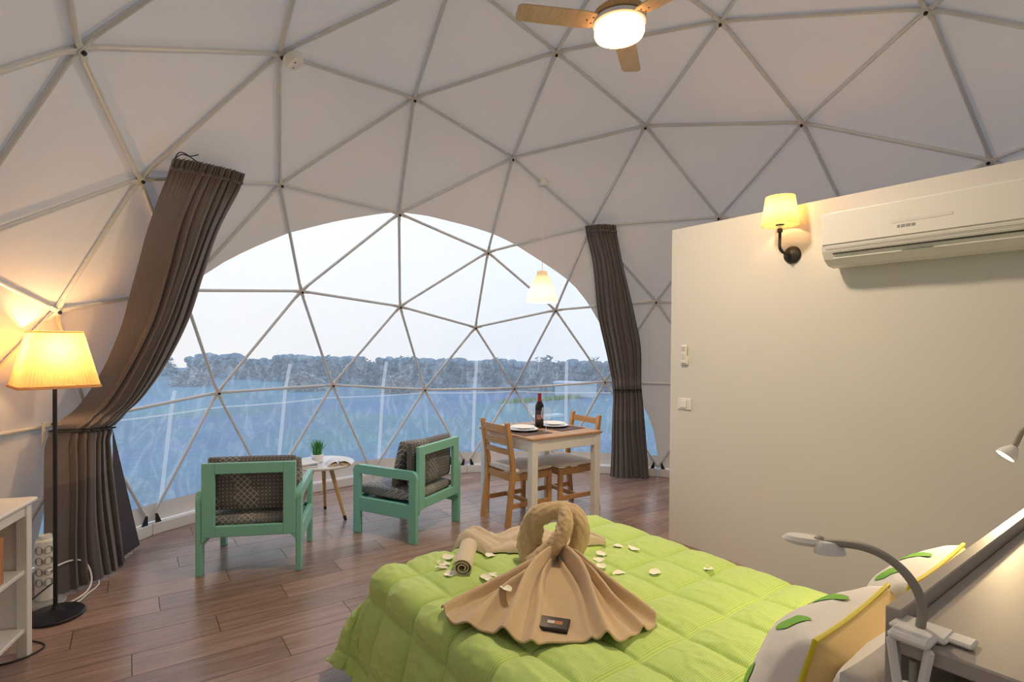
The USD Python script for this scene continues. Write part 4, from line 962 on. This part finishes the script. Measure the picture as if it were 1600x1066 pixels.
obj('front_panel', bxz(-Wac/2+.004, Wac/2-.004, .196, .205, 2.052, 2.226, .004), 'white_plastic', ac)
obj('air_slot', mv(bx(Wac-.11, .006, .0075, (0, 0, 0), .001), (0, .1845, 2.004), rx=0), 'slot_dark', ac)
obj('flap', mv(bx(Wac-.10, .050, .006, (0, 0, 0), .002), (0, .150, 1.966), rx=38), 'white_plastic', ac)
obj('flap_mark', mv(bx(.13, .006, .005, (0, 0, 0), .001), (.02, .176, 1.985), rx=38), 'plastic_grey', ac)
obj('badge_strip', bxz(-.13, .12, .2051, .2062, 2.118, 2.134, .0004), 'kerb_white', ac)
lt = mv(meshkit.text_mesh('carrier', .016, .0008, bold=True) if False else cat(*[bx(w_, .001, .015, (x_, 0, 0), .0004) for x_, w_ in ((-.030, .016), (-.008, .020), (.014, .018), (.033, .012))]), (.055, .2055, 2.099))
obj('badge_mark', lt, 'plastic_grey', ac)
obj('seam_line', cat(bxz(-Wac/2+.02, Wac/2-.02, .1975, .1985, 2.030, 2.0325, .0004)), 'plastic_grey', ac)
# ------------------------------------------------------------------ remote holder and switch on the wall
rh = thing('remote_control', 'slim white remote control in a holder on the partition wall', 'remote control', W(.541, -1.29, 0), 18)
obj('holder', bxz(-.028, .028, 0, .018, 1.335, 1.40, .004), 'white_plastic', rh)
obj('body', bxz(-.024, .024, .006, .026, 1.345, 1.482, .006), 'white_plastic', rh)
obj('screen', bxz(-.017, .017, .0255, .0268, 1.435, 1.468, .0005), 'box_print_grey', rh)
for r_ in range(3):
    for c_ in range(2): obj('button', bxz(-.014+c_*.016, -.002+c_*.016, .0255, .0275, 1.405-r_*.014, 1.413-r_*.014, .0008), 'box_print_grey', rh)
sw = thing('light_switch', 'square white light switch low on the partition wall edge', 'light switch', W(.539, -1.29, .005), 18)
obj('plate', bxz(-.058, .058, 0, .009, .998, 1.080, .003), 'white_plastic', sw)
obj('rocker', mv(bx(.050, .008, .056, (0, 0, 0), .002), (.008, .010, 1.039), rx=4), 'white_plastic', sw)
obj('edge_shadow_gap', bxz(-.0195, -.0175, .0085, .0096, 1.010, 1.068, .0002), 'plastic_grey', sw)

# ------------------------------------------------------------------ clamp reading lamps on the headboard
def clamp_lamp(label, P, head_dir, clamp_at, lit, left):
    """P: gooseneck points in the bed frame"""
    o = thing('clamp_lamp', label, 'lamp', (0, 0, 0), BR)
    C = spline(P, 50)
    obj('gooseneck', tube(C, .0072, 12), 'lamp_stem', o)
    cx_, cy_, cz_ = clamp_at
    s = 1 if left else -1
    obj('clamp_jaw', cat(bx(.075, .055, .010, (cx_, cy_-s*.012, cz_+.007), .004), bx(.05, .035, .008, (cx_-.040, cy_-s*.02, cz_+.006), .003)), 'white_plastic', o)
    obj('clamp_body', cat(mv(bx(.013, .012, .075, (0, 0, 0), .004), (cx_-.020, cy_+s*.042, cz_-.036), ry=-8), mv(bx(.013, .012, .075, (0, 0, 0), .004), (cx_+.020, cy_+s*.042, cz_-.036), ry=8), bx(.055, .05, .014, (cx_, cy_+s*.03, cz_+.008), .005)), 'white_plastic', o)
    obj('clamp_foot', lathe([(0, cz_-.092), (.024, cz_-.090), (.028, cz_-.080), (.022, cz_-.072), (0, cz_-.070)], 20, (cx_-.002, cy_+s*.036, 0)), 'white_plastic', o)
    obj('clamp_screw', cyl(.006, cz_-.072, cz_-.030, 10, (cx_-.002, cy_+s*.030, 0)), 'lamp_stem', o)
    hd = np.array(head_dir, float); hd /= np.linalg.norm(hd); p = C[-1]
    # flat oval head along the gooseneck with a swivelling reflector underneath
    side = np.cross(hd, [0, 0, 1.]); side /= np.linalg.norm(side); up_ = np.cross(side, hd)
    M3 = np.column_stack([hd, -side, up_])
    if not lit:
        sh = lathe([(0, -.008), (.020, -.007), (.025, 0), (.020, .007), (0, .008)], 28)
        obj('head', TM((np.asarray(sh.vertices)*[1.75, .95, 1.0]+[.030, 0, 0])@M3.T+p, sh.faces), 'white_plastic', o)
        kn = mv(trimesh.creation.icosphere(2, .012), (0, 0, 0)); obj('swivel', TM(np.asarray(kn.vertices)@M3.T+p+hd*.004, kn.faces), 'lamp_stem', o)
        rf = lathe([(0, .006), (.016, .005), (.024, -.004), (.026, -.016), (.022, -.014), (.018, -.002), (0, .002)], 28)
        q = p-hd*.012
        obj('reflector', TM(np.asarray(rf.vertices)@M3.T+q, rf.faces), 'white_plastic', o)
    else:                                                   # head turned to the room: a shallow cup with a lit front
        Mz = np.array(trimesh.geometry.align_vectors([0, 0, 1], hd))[:3, :3]
        cup = lathe([(0, -.010), (.010, -.010), (.014, -.004), (.025, .018), (.027, .030), (.0245, .030), (.022, .018), (0, .016)], 28)
        obj('reflector', TM(np.asarray(cup.vertices)@Mz.T+p, cup.faces), 'white_plastic', o)
        e = lathe([(0, .022), (.0215, .022), (.0215, .0245), (0, .0245)], 24)
        obj('led', TM(np.asarray(e.vertices)@Mz.T+p, e.faces), 'spot_glow', o)
        l = UsdLux.DiskLight.Define(stage, str(o.GetPath())+'/light'); l.CreateRadiusAttr(.02); l.CreateIntensityAttr(LAMP['clamp']); l.CreateColorAttr(Gf.Vec3f(1., .72, .38)); l.CreateNormalizeAttr(True)
        xa = np.cross([0, 0, 1.], hd); xa /= np.linalg.norm(xa); ya = np.cross(-hd, xa); pos = p+hd*.030
        UsdGeom.Xformable(l).AddTransformOp().Set(Gf.Matrix4d(*xa, 0, *ya, 0, *(-hd), 0, *pos, 1))
    return o
zt = 1.024
clamp_lamp('unlit grey gooseneck clip lamp on the near corner of the headboard', [(-1.668, 1.200, zt+.012), (-1.668, 1.200, zt+.055), (-1.655, 1.197, zt+.080), (-1.620, 1.19, zt+.105), (-1.570, 1.185, zt+.111), (-1.535, 1.183, zt+.104), (-1.513, 1.182, zt+.098)], (1, -.05, -.12), (-1.668, 1.205, zt), False, True)
clamp_lamp('lit gooseneck clip lamp at the far end of the headboard, right edge of the picture', [(-1.68, -.055, zt+.012), (-1.69, -.055, zt+.12), (-1.665, -.052, zt+.20), (-1.61, -.050, zt+.235), (-1.568, -.050, zt+.205), (-1.552, -.048, zt+.16), (-1.546, -.046, zt+.145)], (.50, .42, -.76), (-1.68, -.05, zt), True, False)
# ------------------------------------------------------------------ outdoors
WA, WB = np.array([31., 10.5]), np.array([14.2, -9.0])
dw = (WB-WA)/np.linalg.norm(WB-WA); nw = np.array([-dw[1], dw[0]])
Q_ = [WA-dw*90+nw*3.2, WB+dw*90+nw*3.2, WB+dw*90-nw*140, WA-dw*90-nw*140]
gr = obj('ground', ext(Polygon(Q_).segmentize(20), .08, -.30), 'gravel', kind='structure', smooth=False, label='dark bluish gravel plot around the dome', cat='ground')
def rock(s, seed, sub=2):
    m = trimesh.creation.icosphere(sub, 1.0); v = np.asarray(m.vertices)
    k = .75+.55*meshkit.fbm(v*1.7+seed*7.3, 3, seed); v = v*k[:, None]
    v = np.sign(v)*np.abs(v)**.8
    return TM(v*np.asarray(s), m.faces)
WA, WB = np.array([31., 10.5]), np.array([14.2, -9.0])
dw = WB-WA; Lw = np.linalg.norm(dw); dw /= Lw; nw = np.array([-dw[1], dw[0]])
w0 = thing('stone_wall', 'long low dry stone wall across the plot outside the window', 'wall')
rk = [rock((1, 1, 1), s_, 1) for s_ in range(8)]
k = 0
for row in range(4):
    x = -.2*row
    while x < Lw and k < 296:
        l = rng.uniform(.30, .62)
        lim = .50+.10*math.sin(x*.9)+.16*meshkit.noise(np.array([x*.8, 1., 2.]), 3)+.22*min(1, x/16)
        zc = -.22+.12+row*.235
        if zc < lim:
            p = WA+dw*(x+l/2)+nw*(1.5+rng.uniform(-.14, .14))
            obj('stone', mv(rk[k % 8], (p[0], p[1], zc+rng.uniform(-.04, .04)), rx=rng.uniform(-25, 25), rz=math.degrees(math.atan2(dw[1], dw[0]))+rng.uniform(-25, 25), s=(l*.62, .26, rng.uniform(.13, .21))), 'lava_stone', w0, smooth=25)
            k += 1
        x += l
# scrub bushes in front of and above the wall
def bush(seed, w, h, nb=520):
    r_ = np.random.default_rng(seed); out = []
    for i in range(nb):
        d_ = r_.normal(size=3); d_[2] = abs(d_[2])*.9+.05; d_ /= np.linalg.norm(d_); q = d_*r_.uniform(.35, 1.)**.5*np.array([w/2, w/2, h])
        a = r_.uniform(0, 2*PI); s_ = r_.uniform(.05, .13)*(.5+w*.35); t_ = np.array([math.cos(a), math.sin(a), r_.uniform(-.5, .9)])*s_; u2 = np.cross(t_, r_.normal(size=3)); u2 = u2/np.linalg.norm(u2)*s_*.35
        out.append(TM([q-t_, q+u2, q+t_, q-u2], [(0, 1, 2), (0, 2, 3)]))
    return cat(*out)
spots = [(28.0, 9.6, 2.2, .95), (26.2, 7.2, 1.8, .75), (25.0, 5.2, 2.4, .9), (23.2, 3.4, 2.0, .95), (21.8, 1.6, 2.4, 1.05), (20.4, .1, 2.0, 1.0), (19.2, -1.5, 2.2, 1.15), (17.8, -2.9, 1.7, 1.1), (16.9, -4.5, 1.6, 1.2), (15.9, -5.9, 2.2, 1.2), (15.3, -7.6, 1.6, 1.15), (14.3, -9.3, 2.0, 1.2),
         (20.5, 6.8, 1.6, .5), (17.6, 2.6, 1.5, .45), (23.5, 9.8, 1.8, .55), (16.0, -.6, 1.3, .45)]
blabs = ['dark scrub bush far left beyond the window', 'low dark scrub bush second from the far left', 'wide dark bush left of the second weld seam', 'dark bush right of the second weld seam', 'wide dark bush left of the middle of the window', 'dark bush at the middle of the window skyline', 'tall dark bush right of the middle weld seam', 'dark bush left of the pendant lamp, beyond the window',
         'dark bush below the pendant lamp, beyond the window', 'tall dark bush left of the pale low wall', 'dark bush behind the pale low wall', 'rightmost dark bush beside the right curtain', 'pale dry scrub clump left, in front of the stone wall', 'pale dry scrub clump in front of the middle of the stone wall', 'pale dry scrub clump nearest the left curtain', 'small pale dry scrub clump right of the middle']
for i, (x, y, w, h) in enumerate(spots):
    if i < 12: x, y, w, h = x-nw[0]*.6, y-nw[1]*.6, w*.86, h*.9
    o = thing('scrub_bush', blabs[i], 'bush', (x, y, -.22), rng.uniform(0, 360), 'scrub bushes beyond the window')
    obj('foliage', bush(40+i, w, h+.22), 'scrub' if i < 12 else 'scrub_dry', o, smooth=False)
    obj('stem', cat(*[tube([(0, 0, 0), (math.cos(a)*w*.25, math.sin(a)*w*.25, h*.6)], [.03, .012], 5) for a in (0, 1.3, 2.6, 3.9, 5.2)]), 'scrub_dry', o)
lw = thing('low_wall', 'low pale rendered wall outside, left of the right curtain', 'wall', (13.6, -5.9, -.22), -40)
obj('body', bxz(-.25, .25, -.62, .62, 0, .42, .02), 'render_white', lw)
obj('coping', bxz(-.29, .29, -.67, .67, .42, .48, .015), 'render_white', lw)
gb = []
for i in range(900):
    p = np.array([12.3, -3.3])+np.array([.35, -.94])*rng.uniform(-.2, 2.6)+rng.normal(size=2)*.12; a = rng.uniform(0, PI); h = rng.uniform(.06, .16)
    gb.append(TM([(p[0]-.02*math.cos(a), p[1]-.02*math.sin(a), -.22), (p[0]+.02*math.cos(a), p[1]+.02*math.sin(a), -.22), (p[0]+rng.uniform(-.05, .05), p[1]+rng.uniform(-.05, .05), -.22+h)], [(0, 1, 2)]))
obj('verge_grass', cat(*gb), 'verge_grass', kind='stuff', smooth=False, label='strip of bright green grass at the edge of the gravel outside', cat='grass')
obj('paving_slab', mv(ext(Polygon([(-.45, -.12), (.5, -.16), (.55, .12), (-.3, .18)]), .05), (9.2, -3.15, -.22), rz=-65), 'render_white', label='pale flat paving slab lying on the gravel outside', cat='slab')
